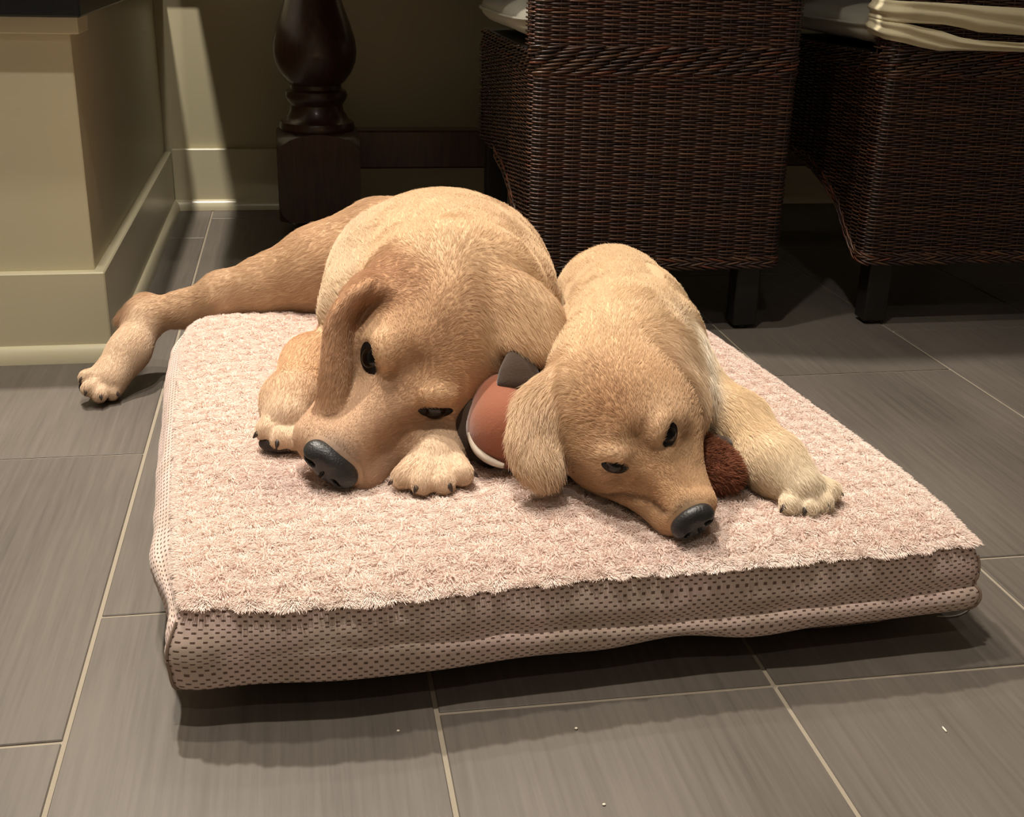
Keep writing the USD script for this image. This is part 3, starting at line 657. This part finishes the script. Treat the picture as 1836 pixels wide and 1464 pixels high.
def big_dog():
    B = Body(True)
    H = Head((-0.738, 0.31, 0.599), (-0.563, -0.772, -0.294), (0, 0, 0), (0.300, 1.131, 0.201), 1.10)
    build_head(B, H)
    # neck, trunk
    B.chain([H.w(0, -0.09, -0.02), at(815, 562, 1.26), at(800, 528, 1.40)], [0.066, 0.088, 0.100], 0.07, ['nape', 'back'])
    B.chain([at(775, 532, 1.40), at(775, 502, 1.53), at(740, 470, 1.68)], [0.102, 0.097, 0.088], 0.08, 'back')
    B.chain([at(862, 565, 1.36), at(868, 502, 1.49)], [0.078, 0.076], 0.08, 'back')
    B.chain([at(660, 560, 1.34), at(700, 500, 1.45)], [0.055, 0.075], 0.04, 'chest')
    # stretched hind leg
    B.chain([at(675, 452, 1.70), at(572, 486, 1.69), at(480, 512, 1.70), at(400, 530, 1.72), at(330, 554, 1.735), at(262, 563, 1.745)], [0.076, 0.058, 0.038, 0.029, 0.0205, 0.0215], 0.03, ['thigh', 'thigh', 'shank', 'shank', 'shank'])
    B.chain([at(266, 568, 1.745), at(232, 628, 1.70), at(192, 682, 1.66)], [0.0255, 0.0255, 0.0265], 0.02, ['paw', 'paw'])
    B.cone(at(262, 546, 1.755), at(228, 572, 1.745), 0.010, 0.010, 0.02, 'hock')
    tips = [at(156, 676, 1.645), at(160, 696, 1.63), at(178, 707, 1.627), at(200, 703, 1.64)]
    toes(B, tips, [at(180, 668, 1.665), at(184, 678, 1.655), at(192, 686, 1.65), at(205, 684, 1.66)], 0.0112, 0.003)
    B.hind = tips; hroot = [at(180, 668, 1.665), at(184, 678, 1.655), at(192, 686, 1.65), at(205, 684, 1.66)]
    # front legs
    B.chain([at(640, 640, 1.40), at(560, 655, 1.30), at(520, 720, 1.215), at(513, 750, 1.185)], [0.045, 0.032, 0.028, 0.0245], 0.02, ['arm', 'arm', 'paw'])
    t1 = [at(478, 772, 1.165), at(502, 787, 1.155), at(528, 788, 1.155), at(546, 776, 1.165)]
    toes(B, t1, [at(492, 745, 1.19), at(508, 755, 1.18), at(524, 755, 1.18), at(538, 748, 1.19)], 0.0118, 0.0025)
    B.chain([at(832, 735, 1.26), at(800, 795, 1.135), at(781, 822, 1.085)], [0.034, 0.028, 0.0235], 0.02, ['arm', 'paw'])
    t2 = [at(724, 856, 1.052), at(757, 866, 1.040), at(795, 866, 1.040), at(828, 850, 1.052)]
    toes(B, t2, [at(750, 822, 1.080), at(769, 822, 1.075), at(792, 822, 1.075), at(811, 820, 1.080)], 0.0122, 0.0025)
    B.front = [t1, t2]; B.roots = [[at(492, 745, 1.19), at(508, 755, 1.18), at(524, 755, 1.18), at(538, 748, 1.19)], [at(748, 828, 1.075), at(768, 834, 1.068), at(794, 834, 1.068), at(816, 826, 1.075)], hroot]
    # ears
    dep = np.array([0.1, 0.9, 0.0])
    flap(B, [at(700, 505, 1.205), at(645, 520, 1.19), at(614, 580, 1.16), at(604, 650, 1.135), at(594, 705, 1.12), at(588, 742, 1.11)], [0.030, 0.034, 0.031, 0.021, 0.012, 0.005], [dep + [0.5, 0, 0.3], dep, dep + [0.3, 0, 0], dep + [0.4, 0, 0], dep + [0.4, 0, 0], dep], 0.0085, zone='ear')
    upd = np.array([0.2, 0.35, 0.85])
    flap(B, [at(868, 522, 1.19), at(915, 546, 1.165), at(953, 585, 1.145), at(976, 618, 1.135), at(983, 636, 1.13)], [0.026, 0.036, 0.036, 0.026, 0.012], [upd, upd, upd + [0.4, 0, 0], upd + [0.7, 0, 0], upd + [0.8, 0, 0]], 0.0120, zone='earflap')
    return B, H
def puppy_dog():
    B = Body(True)
    H = Head((-0.84, -0.01, -0.545), (0.24, -0.905, -0.35), (0, 0, 0), (0.511, 0.980, 0.184), 0.80)
    build_head(B, H, True)
    B.chain([H.w(0, -0.09, -0.02), at(1118, 660, 1.13), at(1125, 628, 1.22)], [0.052, 0.058, 0.068], 0.07, ['nape', 'back'])
    B.chain([at(1130, 632, 1.22), at(1122, 584, 1.38), at(1096, 544, 1.50), at(1090, 540, 1.56)], [0.068, 0.065, 0.060, 0.055], 0.07, 'back')
    B.chain([at(1190, 660, 1.14), at(1228, 715, 1.09)], [0.04, 0.030], 0.03, 'chest')
    B.chain([at(1215, 690, 1.15), at(1325, 758, 1.075), at(1390, 832, 1.005), at(1436, 876, 0.972)], [0.040, 0.0275, 0.0265, 0.0225], 0.02, ['arm', 'arm', 'paw'])
    t = [at(1418, 905, 0.955), at(1449, 909, 0.950), at(1474, 899, 0.954), at(1487, 880, 0.965)]
    toes(B, t, [at(1412, 882, 0.975), at(1436, 886, 0.97), at(1455, 880, 0.972), at(1464, 868, 0.98)], 0.0106, 0.0025)
    B.front = [t]; B.hind = []; B.roots = [[at(1412, 882, 0.975), at(1436, 886, 0.97), at(1455, 880, 0.972), at(1464, 868, 0.98)]]
    dv = np.array([0.75, 0.1, -0.25])
    flap(B, [at(1000, 705, 1.06), at(968, 735, 1.04), at(954, 783, 1.02), at(959, 824, 1.005), at(976, 848, 1.0)], [0.020, 0.021, 0.019, 0.017, 0.010], [dv, dv, dv, dv, dv], 0.009, k=0.016, zone='ear')
    dep = np.array([0.25, 0.9, 0.0])
    flap(B, [at(1182, 640, 1.075), at(1216, 672, 1.06), at(1236, 715, 1.045), at(1240, 752, 1.035)], [0.020, 0.024, 0.022, 0.010], [dep, dep, dep, dep], 0.0095, zone='ear')
    return B, H

# ---- look of the coat
def C(r, g, b):
    m = (r + g + b)/3
    return np.array(lin(*[min(250, (x + 0.20*(m - x))*0.995) for x in (r, g, b)]))
CREAM, LIGHT, TAN, RUST, WHITE = C(232, 198, 152), C(238, 212, 174), C(208, 160, 112), C(186, 122, 76), C(238, 224, 200)
# zone: colour, fur length, strand stiffness (lift off the skin)
BIGZ = {'back': (C(222, 182, 136), 0.0105, 0.36), 'nape': (C(222, 180, 132), 0.0095, 0.36), 'chest': (C(222, 190, 150), 0.012, 0.4), 'thigh': (C(214, 172, 128), 0.0105, 0.36), 'shank': (C(218, 178, 136), 0.008, 0.33), 'hock': (C(206, 146, 96), 0.019, 0.6),
        'paw': (C(224, 190, 154), 0.005, 0.28), 'arm': (C(222, 174, 126), 0.0075, 0.33), 'crown': (C(206, 156, 110), 0.0055, 0.28), 'cheek': (C(206, 160, 118), 0.0055, 0.28), 'brow': (C(214, 168, 122), 0.0045, 0.28),
        'muzzle': (C(206, 164, 128), 0.0030, 0.2), 'bridge': (C(198, 152, 112), 0.0030, 0.2), 'earflap': (C(220, 178, 132), 0.010, 0.34), 'ear': (C(192, 140, 98), 0.0070, 0.28), 'head': (C(224, 180, 136), 0.005, 0.28)}
PUPZ = {'back': (C(226, 188, 140), 0.0115, 0.40), 'nape': (C(228, 190, 142), 0.012, 0.40), 'chest': (C(244, 230, 206), 0.018, 0.45), 'arm': (C(230, 196, 148), 0.010, 0.38), 'paw': (C(238, 216, 182), 0.0075, 0.33),
        'crown': (C(212, 162, 112), 0.0070, 0.33), 'cheek': (C(214, 168, 120), 0.0065, 0.3), 'brow': (C(234, 194, 150), 0.0055, 0.33), 'muzzle': (C(210, 162, 114), 0.0034, 0.22), 'bridge': (C(200, 148, 98), 0.0032, 0.2), 'ear': (C(232, 196, 154), 0.016, 0.46), 'head': (C(224, 180, 132), 0.006, 0.3)}
def coat(B, H, X, Z, feats):
    """colour, fur length, lift and flow at the points X, blended from the nearby parts of the body"""
    n = len(X); W = np.full((n, len(B.p)), 1e-12); Fl = np.zeros((len(B.p), 3))
    for i, p in enumerate(B.p):
        if p[7] < 0: continue
        l, u = B.bounds(i, 0.04); m = ((X > l) & (X < u)).all(1)
        W[m, i] += np.exp(-np.maximum(B.dist(i, X[m]), -0.004)/0.006)
        if p[0] == 'cone': Fl[i] = nrmz(p[2] - p[1])
        elif p[6] in ('ear', 'earflap'): Fl[i] = p[2][:, 0]
        if p[6] in ('muzzle', 'bridge', 'brow', 'cheek', 'crown', 'head'): Fl[i] = -H.R[:, 1]
    W /= W.sum(1, keepdims=True)
    col = W @ np.array([Z.get(p[6], Z['head'])[0] for p in B.p]); ln = W @ np.array([Z.get(p[6], Z['head'])[1] for p in B.p]); lift = W @ np.array([Z.get(p[6], Z['head'])[2] for p in B.p])
    flow = W @ Fl
    hl = (X - H.T) @ H.R/H.s
    fwdness = np.exp(-np.maximum(hl[:, 1] + 0.02, 0)/0.02)
    side = H.R[:, 0]*np.sign(hl[:, :1])
    inh = np.exp(-(np.linalg.norm(hl - [0, -0.05, -0.01], axis=1)/0.10)**4)[:, None]
    flow = flow + inh*side*0.55*np.clip(np.abs(hl[:, :1])/0.03, 0, 1)
    for c, r, cc, a in feats:
        q = hl - np.array(c); w_ = a*np.exp(-((q/np.array(r))**2).sum(1))[:, None]; col = col*(1 - w_) + cc*w_
    return col, ln, lift, flow, hl
def pix(P):
    q = np.asarray(P) - CAM; t = q @ FW
    return np.stack([918 + 2140*(q @ RT)/t, 732 - 2140*(q @ UP)/t, t], -1)
def surface_at(m, hint, direction):
    """outermost point of the mesh near the line hint + t*direction, and the normal there"""
    d = nrmz(direction); q = m.vertices - hint; a = q @ d; off = np.linalg.norm(q - a[:, None]*d, axis=1)
    k = off < 0.006
    i = np.flatnonzero(k)[np.argmax(a[k])]
    near = np.linalg.norm(m.vertices - m.vertices[i], axis=1) < 0.008
    return hint + a[i]*d, nrmz(m.vertex_normals[near].mean(0))

def hit(m, px, py, r=4.0):
    q = pix(m.vertices); d = np.hypot(q[:, 0] - px, q[:, 1] - py); k = np.flatnonzero(d < r + 3)
    z0 = q[k, 2].min(); k = k[q[k, 2] < z0 + 0.015]; w_ = np.exp(-(d[k]/r)**2); n = nrmz((m.vertex_normals[k]*w_[:, None]).sum(0))
    return (m.vertices[k]*w_[:, None]).sum(0)/w_.sum(), n
def almond(a, n, L, Hh, bulge, off=0.0, pos=0, seg=40, rings=7, power=1.35, up=None, lid=1.0):
    """an eye-shaped domed patch in the plane (a, n x a), bulging along n"""
    b = np.cross(n, a); b = b if up is None or b @ up > 0 else -b; V = [pos + n*(bulge + off)]; F = []
    for r in range(1, rings + 1):
        t = r/rings
        for k in range(seg):
            th = 2*math.pi*k/seg; x, y = math.cos(th), math.sin(th)
            yy = np.sign(y)*abs(y)**power*(lid if y > 0 else 1.0)
            V.append(pos + a*(L*t*x) + b*(Hh*t*yy) + n*(off + bulge*(1 - t*t)))
    for k in range(seg): F.append([0, 1 + k, 1 + (k + 1) % seg])
    for r in range(rings - 1):
        o = 1 + r*seg
        for k in range(seg):
            k2 = (k + 1) % seg; F += [[o + k, o + seg + k, o + seg + k2], [o + k, o + seg + k2, o + k2]]
    return trimesh.Trimesh(np.array(V), np.array(F), process=False)
M['coat'] = attr_mat('dog_coat', 0.75, 0.15)
M['fur'] = look('dog_fur', {'a': ('attribute', {'attribute': 'fcol'}), 'p': ('principled_bsdf', {'roughness': 0.55, 'specular_ior_level': 0.22, 'sheen_weight': 0.12, 'sheen_roughness': 0.4})}, [('a.color', 'p.base_color')])
M['eye'] = plain('dark_brown_eye', (0.008, 0.0045, 0.003), 0.09, 0.3)
M['pupil'] = plain('black_pupil', (0.003, 0.002, 0.002), 0.07, 0.35)
M['eyerim'] = plain('dark_eye_rim', (0.008, 0.006, 0.0055), 0.5, 0.22)
M['nose'] = plain('black_dog_nose', (0.018, 0.017, 0.0165), 0.38, 0.5, bump=(520, 0.55, 0.0009))
M['claw'] = plain('dark_claw', (0.040, 0.026, 0.020), 0.35, 0.5)
M['pad'] = plain('dark_paw_pad', (0.030, 0.022, 0.020), 0.6, 0.3, bump=(700, 0.4, 0.0006))
def make_nose(H, c, wx, hz):
    N = Body()
    def e(p, r, k, sign=1, rot=None): N.ell(H.w(*(np.array(c) + p)), H.R if rot is None else H.R @ rot, np.array(r)*H.s, k*H.s, 'nose', sign)
    e((0, 0.000, 0.002), (wx*0.96, 0.012, hz*0.82), 0.004)
    e((0, 0.003, -hz*0.50), (wx*0.62, 0.010, hz*0.55), 0.006)
    for sx in (1, -1):
        e((sx*wx*0.58, 0.002, -0.001), (wx*0.46, 0.0125, hz*0.62), 0.005)
        e((sx*wx*0.52, 0.0135, -0.0015), (wx*0.17, 0.007, hz*0.20), 0.002, -1)
        e((sx*wx*0.86, 0.0105, -hz*0.22), (wx*0.22, 0.006, hz*0.10), 0.002, -1, roty(sx*0.5))
    e((0, 0.0135, -hz*0.55), (0.0006, 0.004, hz*0.45), 0.002, -1)
    return N.mesh(0.0011)
def build_dog(name, label, maker, zones, eyes, nose, feats, nfur, seed, lip=(), pads=(), ew=0.0138, eh=0.0086, claw_out=0.004, claw_r=0.0034):
    B, H = maker()
    pre = B.mesh(0.006)
    E_ = []
    for (px, py), sx, eo in eyes:
        p, n = hit(pre, px, py)
        a = nrmz(H.R @ np.array([-sx*0.6, 0.75, -0.22])); n = nrmz(n*0.6 + 0.4*nrmz(H.R @ np.array([sx*0.45, 0.75, 0.42]))); a = nrmz(a - n*(a @ n))
        b = np.cross(n, a); E_.append((p, n, a, sx, eo))
        B.ell(p + n*0.001, np.stack([a, b, n], 1), np.array([ew, eh*eo, 0.0085])*H.s, 0.006*H.s, 'eye', -1)
    lip_pts = [hit(pre, *q)[0] for q in lip]
    H.lips = [(a, b, c) for a, b, c in zip(lip_pts, lip_pts[1:], lip_pts[1:])]
    for a, b, c in H.lips: B.p.append(('cone', a, b, 0.0020, 0.0020, 0.004, 'lip', -1))
    for p, n, a, sx, eo in E_:
        up_ = nrmz(H.R[:, 2] - n*(H.R[:, 2] @ n)); B.ell(p + up_*0.0165*H.s - n*0.004*H.s + a*0.004*H.s, np.stack([a, np.cross(n, a), n], 1), np.array([0.015, 0.0065, 0.008])*H.s, 0.012*H.s, 'brow')
    m = B.mesh(0.0033)
    lo = m.vertices.min(0); base = np.array([m.vertices[:, 0].mean(), m.vertices[:, 1].mean(), lo[2]])
    t = thing(name, label, 'dog', base)
    # skin
    col, ln, lift, flow, hl = coat(B, H, np.array(m.vertices), zones, feats)
    import scipy.sparse as sp
    e = m.edges_unique; nv = len(m.vertices); Ad = sp.coo_matrix((np.ones(len(e)*2), (np.r_[e[:, 0], e[:, 1]], np.r_[e[:, 1], e[:, 0]])), (nv, nv)).tocsr(); Ad = sp.diags(1/np.maximum(np.asarray(Ad.sum(1)).ravel(), 1)) @ Ad
    for it in range(14):
        flow = 0.4*flow + 0.6*(Ad @ flow)
        if it < 4: col = 0.4*col + 0.6*(Ad @ col); ln = 0.4*ln + 0.6*(Ad @ ln)
    lipd = np.full(nv, 9.0); X = np.array(m.vertices)
    for a, b, c in H.lips:
        for p, q in ((a, b), (b, c)):
            ab = q - p; h_ = np.clip(((X - p) @ ab)/(ab @ ab + 1e-9), 0, 1)[:, None]; lipd = np.minimum(lipd, np.linalg.norm(X - p - h_*ab, axis=1))
    lw = np.exp(-(lipd/0.0034)**2)[:, None]*0.8; col = col*(1 - lw) + C(96, 70, 56)*lw
    obj('body', m, M['coat'], t, smooth=True, col=col*0.95)
    # eyes
    for p, n, a, sx, eo in E_:
        s_ = H.s
        obj('eye_rim', almond(a, n, ew*1.18*s_, eh*eo*1.22*s_, 0.0024*s_, pos=p - n*0.0018*s_, power=1.2, up=H.R[:, 2], lid=0.72), M['eyerim'], t, smooth=True)
        eb = trimesh.creation.icosphere(3, 0.0132*s_); eb.apply_translation(p - n*0.0098*s_)
        g = obj('eye', eb, M['eye'], t, smooth=True)
        gaze = nrmz(n*0.75 + 0.35*nrmz(CAM - p))
        pu = almond(nrmz(np.cross(gaze, [0, 0, 1.0])), gaze, 0.0050*s_, 0.0050*s_, 0.0010*s_, pos=p - n*0.0098*s_ + gaze*0.0124*s_, power=1.0)
        obj('pupil', pu, M['pupil'], g, smooth=True)
    nm = make_nose(H, *nose)
    obj('nose', nm, M['nose'], t, smooth=True)
    # claws and pads
    allt = [list(x) for x in B.front] + ([list(B.hind)] if len(B.hind) else [])
    for foot in allt:
        ctr = np.mean(foot, 0)
        for tip in foot:
            i = int(np.argmin(np.linalg.norm(m.vertices - (tip + nrmz((tip - ctr)*[1, 1, 0] + (CAM - tip)*0.012*[1, 1, 0])*0.012), axis=1)))
            out = nrmz(m.vertex_normals[i]*[1, 1, 0.2]); P = np.array(m.vertices[i]) + [0, 0, 0.002]
            s_ = np.linspace(0, 1, 7)[:, None]
            path = P - out*0.006 + out*(claw_out + 0.006)*s_ + np.array([0, 0, -1.0])*0.006*s_**2
            obj('claw', tube(path, claw_r*np.array([1, 1, 0.95, 0.85, 0.7, 0.5, 0.2]), 8), M['claw'], t, smooth=True)
    for q, rr in pads:
        e_ = trimesh.creation.icosphere(3, 1.0); e_.apply_transform(np.diag([*rr, 1.0])); e_.apply_translation(q); obj('paw_pad', e_, M['pad'], t, smooth=True)
    # fur
    rng = np.random.default_rng(seed)
    tri = np.array(m.faces); A = m.area_faces
    pw = A*(0.009/np.maximum(ln[tri].mean(1), 0.003))**0.9; f = rng.choice(len(tri), nfur, p=pw/pw.sum())
    r1, r2 = np.sqrt(rng.random(nfur)), rng.random(nfur); bw = np.stack([1 - r1, r1*(1 - r2), r1*r2], 1)[..., None]
    vt = np.array(m.vertices); P = (vt[tri[f]]*bw).sum(1); N = nrmz((np.array(m.vertex_normals)[tri[f]]*bw).sum(1))
    gc, gl, gf, gw = [(x[tri[f]]*bw[..., 0:1] if x.ndim == 2 else x[tri[f]]*bw[..., 0]).sum(1) for x in (col, ln, lift, flow)][0:3] + [None] if False else [(col[tri[f]]*bw).sum(1), (ln[tri[f]]*bw[..., 0]).sum(1), (lift[tri[f]]*bw[..., 0]).sum(1), (flow[tri[f]]*bw).sum(1)]
    keep = np.ones(nfur, bool)
    for p, n, a, sx, eo in E_:
        q = P - p; b = np.cross(n, a); keep &= ((q @ a)/(ew*1.16*H.s))**2 + ((q @ (b*np.sign(b @ H.R[:, 2])))/np.where(q @ (b*np.sign(b @ H.R[:, 2])) > 0, eh*eo*0.80*H.s, eh*eo*1.15*H.s))**2 > 1.0
    from scipy.spatial import cKDTree
    keep &= cKDTree(nm.vertices).query(P)[0] > 0.0028*H.s
    P, N, gc, gl, gf, gw = P[keep], N[keep], gc[keep], gl[keep], gf[keep], gw[keep]; n = len(P)
    wav = meshkit.noise(P*38, seed) - 0.5; wav2 = meshkit.noise(P*38 + 50, seed + 1) - 0.5
    T0 = nrmz(gw - N*(gw*N).sum(1, keepdims=True)); Bn = np.cross(N, T0)
    ang = (wav*0.9 + rng.normal(0, 0.20, n))[:, None]
    T1 = T0*np.cos(ang) + Bn*np.sin(ang)
    lf = (gf*0.75*(1 + wav2*0.5))[:, None]
    d = nrmz(T1 + N*lf + rng.normal(0, 0.07, (n, 3)))
    L = (gl*rng.uniform(0.65, 1.2, n)*(1 + wav2*0.5))[:, None]
    d2 = nrmz(T1 + N*lf*0.35 + [0, 0, -0.12] + rng.normal(0, 0.10, (n, 3)))
    pts = np.stack([P - N*0.0012, P + d*L*0.45, P + d*L*0.45 + d2*L*0.55], 1)
    clump = meshkit.noise(P*[120, 120, 120], seed + 3)[:, None]; big = meshkit.fbm(P*22, 3, seed + 4)[:, None]
    fc = gc*(0.90 + 0.16*rng.random((n, 1)) + 0.05*(clump - 0.5) + 0.16*(big - 0.5))
    fc = np.clip(fc*np.array([1, 1, 1]) + (rng.random((n, 1)) < 0.12)*0.04, 0, 0.95)
    wd = np.clip(0.00022 + 0.010*gl, 0.00024, 0.00040)[:, None]*np.array([1.0, 0.85, 0.25])
    curves('fur', pts, wd, M['fur'], t, fc, label='dense short golden fur')
    return B, H, m, t
BIG_FEATS = [((0, -0.085, 0.045), (0.035, 0.03, 0.04), C(214, 166, 120), 0.6), ((-0.002, -0.038, 0.042), (0.011, 0.034, 0.03), C(166, 118, 80), 0.6), ((-0.030, 0.02, -0.01), (0.02, 0.02, 0.02), C(186, 142, 108), 0.4), ((0.0, 0.012, 0.01), (0.012, 0.03, 0.03), C(186, 140, 104), 0.5),
             ((0, 0.092, -0.018), (0.022, 0.010, 0.010), C(120, 112, 106), 0.75), ((0.036, -0.006, 0.014), (0.016, 0.010, 0.012), C(238, 206, 160), 0.5), ((0.040, 0.030, -0.014), (0.015, 0.02, 0.02), C(220, 184, 142), 0.5),
             ((0.040, 0.0, -0.004), (0.022, 0.016, 0.014), C(168, 128, 96), 0.62), ((-0.040, 0.0, -0.004), (0.022, 0.016, 0.014), C(168, 128, 96), 0.62), ((-0.02, 0.06, -0.035), (0.02, 0.025, 0.02), C(206, 168, 140), 0.5)]
PUP_FEATS = [((0.062, -0.060, 0.0), (0.02, 0.025, 0.02), C(244, 220, 182), 0.6), ((0, -0.05, 0.045), (0.030, 0.05, 0.04), C(192, 132, 86), 0.65), ((0, 0.005, 0.012), (0.014, 0.03, 0.03), C(184, 132, 88), 0.55), ((0.034, -0.008, 0.012), (0.014, 0.010, 0.012), C(232, 200, 156), 0.6), ((-0.034, -0.008, 0.012), (0.014, 0.010, 0.012), C(240, 214, 172), 0.6),
             ((0, 0.09, -0.018), (0.02, 0.008, 0.009), C(130, 112, 92), 0.7), ((0.032, 0.045, -0.062), (0.026, 0.05, 0.016), C(236, 208, 172), 0.85), ((0.040, 0.0, -0.004), (0.021, 0.016, 0.014), C(140, 100, 68), 0.62), ((-0.040, 0.0, -0.004), (0.021, 0.016, 0.014), C(140, 100, 68), 0.62)]
BIG = build_dog('dog', 'larger cream golden dog lying with a hind leg stretched off the bed', big_dog, BIGZ, [((663, 641), 1, 1.08), ((778, 738), -1, 0.78)], ((0, 0.098, -0.030), 0.0265, 0.0150), BIG_FEATS, 300000, 5, pads=[(at(506, 793, 1.160), (0.024, 0.013, 0.011)), (at(152, 694, 1.642), (0.008, 0.008, 0.010)), (at(180, 711, 1.634), (0.014, 0.008, 0.007))])
PUP = build_dog('dog', 'smaller fluffy golden puppy resting its chin near the front of the bed', puppy_dog, PUPZ, [((1104, 836), 1, 1.0), ((1202, 775), -1, 1.05)], ((0, 0.099, -0.032), 0.0255, 0.0190), PUP_FEATS, 190000, 6, lip=[(1191, 919), (1168, 902), (1150, 891), (1116, 888), (1088, 886)])

# ------------------------------------------------------------------ plush toy squeezed between the dogs
M['toy_rust'] = plain('rust_velour', lin(140, 82, 56), 0.8, 0.2, bump=(420, 0.35, 0.001), sheen=0.4)
M['toy_grey'] = plain('grey_brown_velour', lin(66, 52, 42), 0.85, 0.15, bump=(420, 0.35, 0.001), sheen=0.3)
M['toy_white'] = plain('white_velour', lin(188, 174, 158), 0.85, 0.15, sheen=0.2)
M['toy_dark'] = plain('dark_brown_velour', lin(52, 38, 30), 0.85, 0.15)
toy = thing('plush_toy', 'rust orange plush fox toy with white trim, squeezed between the two dogs', 'toy', at(890, 770, 1.10) * [1, 1, 0] + [0, 0, 0.115])
tb_ = Body(); tb_.chain([at(900, 725, 1.125), at(902, 764, 1.100)], [0.032, 0.0345], 0.03); tb_.cone(at(912, 776, 1.09), at(985, 822, 1.06), 0.030, 0.024, 0.03)
obj('body', tb_.mesh(0.004), M['toy_rust'], toy, smooth=True)
from scipy.interpolate import CubicSpline as CS
tp = np.array([at(841, 775, 1.088), at(850, 799, 1.078), at(864, 816, 1.068), at(884, 828, 1.060), at(904, 835, 1.054)])
tp = CS(np.arange(5), tp)(np.linspace(0, 4, 40))
obj('trim', tube(tp, 0.0040*np.sin(np.linspace(0.35, 2.8, 40))**0.5, 10), M['toy_white'], toy, smooth=True)
gh = Body(); gh.chain([at(845, 742, 1.125), at(838, 780, 1.115)], [0.020, 0.018], 0.02); gh.cone(at(838, 780, 1.115), at(880, 822, 1.10), 0.016, 0.012, 0.01)
obj('foot', gh.mesh(0.003), M['toy_grey'], toy, smooth=True)
ge = Body(); flap(ge, [at(924, 640, 1.130), at(930, 662, 1.120), at(932, 690, 1.110)], [0.007, 0.017, 0.023], [(1, 0, -0.1)]*3, 0.007, k=0.008)
obj('ear', ge.mesh(0.002), M['toy_grey'], toy, smooth=True)
tl = Body(); tl.chain([at(1230, 815, 1.04), at(1265, 838, 1.02), at(1292, 845, 1.01)], [0.024, 0.022, 0.016], 0.02); tl.cone(at(1262, 862, 1.0), at(1305, 850, 0.995), 0.010, 0.011, 0.012)
obj('tail', tl.mesh(0.003), M['toy_rust'], toy, smooth=True)
td = Body(); td.chain([at(1300, 822, 1.02), at(1308, 845, 1.008)], [0.008, 0.010], 0.01); obj('tail_tip', td.mesh(0.0025), M['toy_dark'], toy, smooth=True, label='dark brown tip of the tail')
tk = Body(); tk.ell(at(1282, 795, 1.035), np.eye(3), (0.018, 0.012, 0.008), 0.01); obj('patch', tk.mesh(0.0025), M['toy_grey'], toy, smooth=True)
rng = np.random.default_rng(9)
tm = tl.mesh(0.003); f = rng.choice(len(tm.faces), 6000, p=tm.area_faces/tm.area_faces.sum()); q = tm.triangles_center[f] + rng.normal(0, 0.001, (6000, 3)); nn = tm.face_normals[f]
dd_ = nrmz(nn*0.6 + np.array([0.8, -0.2, 0]) + rng.normal(0, 0.25, (6000, 3)))
curves('tail_pile', np.stack([q, q + dd_*0.004, q + dd_*0.008 - [0, 0, 0.001]], 1), np.array([0.0006, 0.0005, 0.0002]), M['plush_fibre'], toy, C(150, 84, 54)*rng.uniform(0.6, 1.1, (6000, 1)), label='shaggy rust fibres of the tail')

# ------------------------------------------------------------------ crumbs and a thread on the floor
M['crumb'] = plain('pale_crumb', lin(228, 220, 200), 0.7)
def onfloor(px, py):
    d = (px - 918)/2140*RT - (py - 732)/2140*UP + FW
    return CAM - d*(CAM[2]/d[2])
for i, (px, py, r, lab) in enumerate(((1693, 1308, 0.0024, 'thin white crumb on the tile at the lower right'), (1033, 1307, 0.0014, 'small round pale crumb on the floor below the bed front, centre'), (714, 1311, 0.0013, 'small pale crumb in the bed shadow, beside the grout line'), (1083, 1443, 0.0013, 'small pale crumb on the floor at the bottom edge'))):
    p = onfloor(px, py); c = trimesh.creation.icosphere(2, 1.0); v = np.array(c.vertices)
    v *= (r*0.35, r*1.6, r*0.35) if i == 0 else (r, r*0.8, r*0.7)
    v = v*(1 + 0.3*(meshkit.noise(v*900 + i*7, i) - 0.5))[:, None]
    g = obj('crumb', trimesh.Trimesh(v + p + [0, 0, -v[:, 2].min()], c.faces), M['crumb'], smooth=True); tag(g, lab, 'crumb')
th = np.linspace(0, 1, 16); a_, b_ = onfloor(1680, 1106), onfloor(1738, 1092); c_ = onfloor(1722, 1110)
path = (1-th)[:, None]**2*a_ + 2*(th*(1-th))[:, None]*c_ + th[:, None]**2*b_ + [0, 0, 0.0012]
M['thread'] = plain('pale_thread', lin(200, 196, 190), 0.7)
g = obj('loose_thread', tube(path, 0.0007, 6), M['thread'], smooth=True); tag(g, 'pale loose thread curling on the floor under the right front corner of the bed', 'thread')
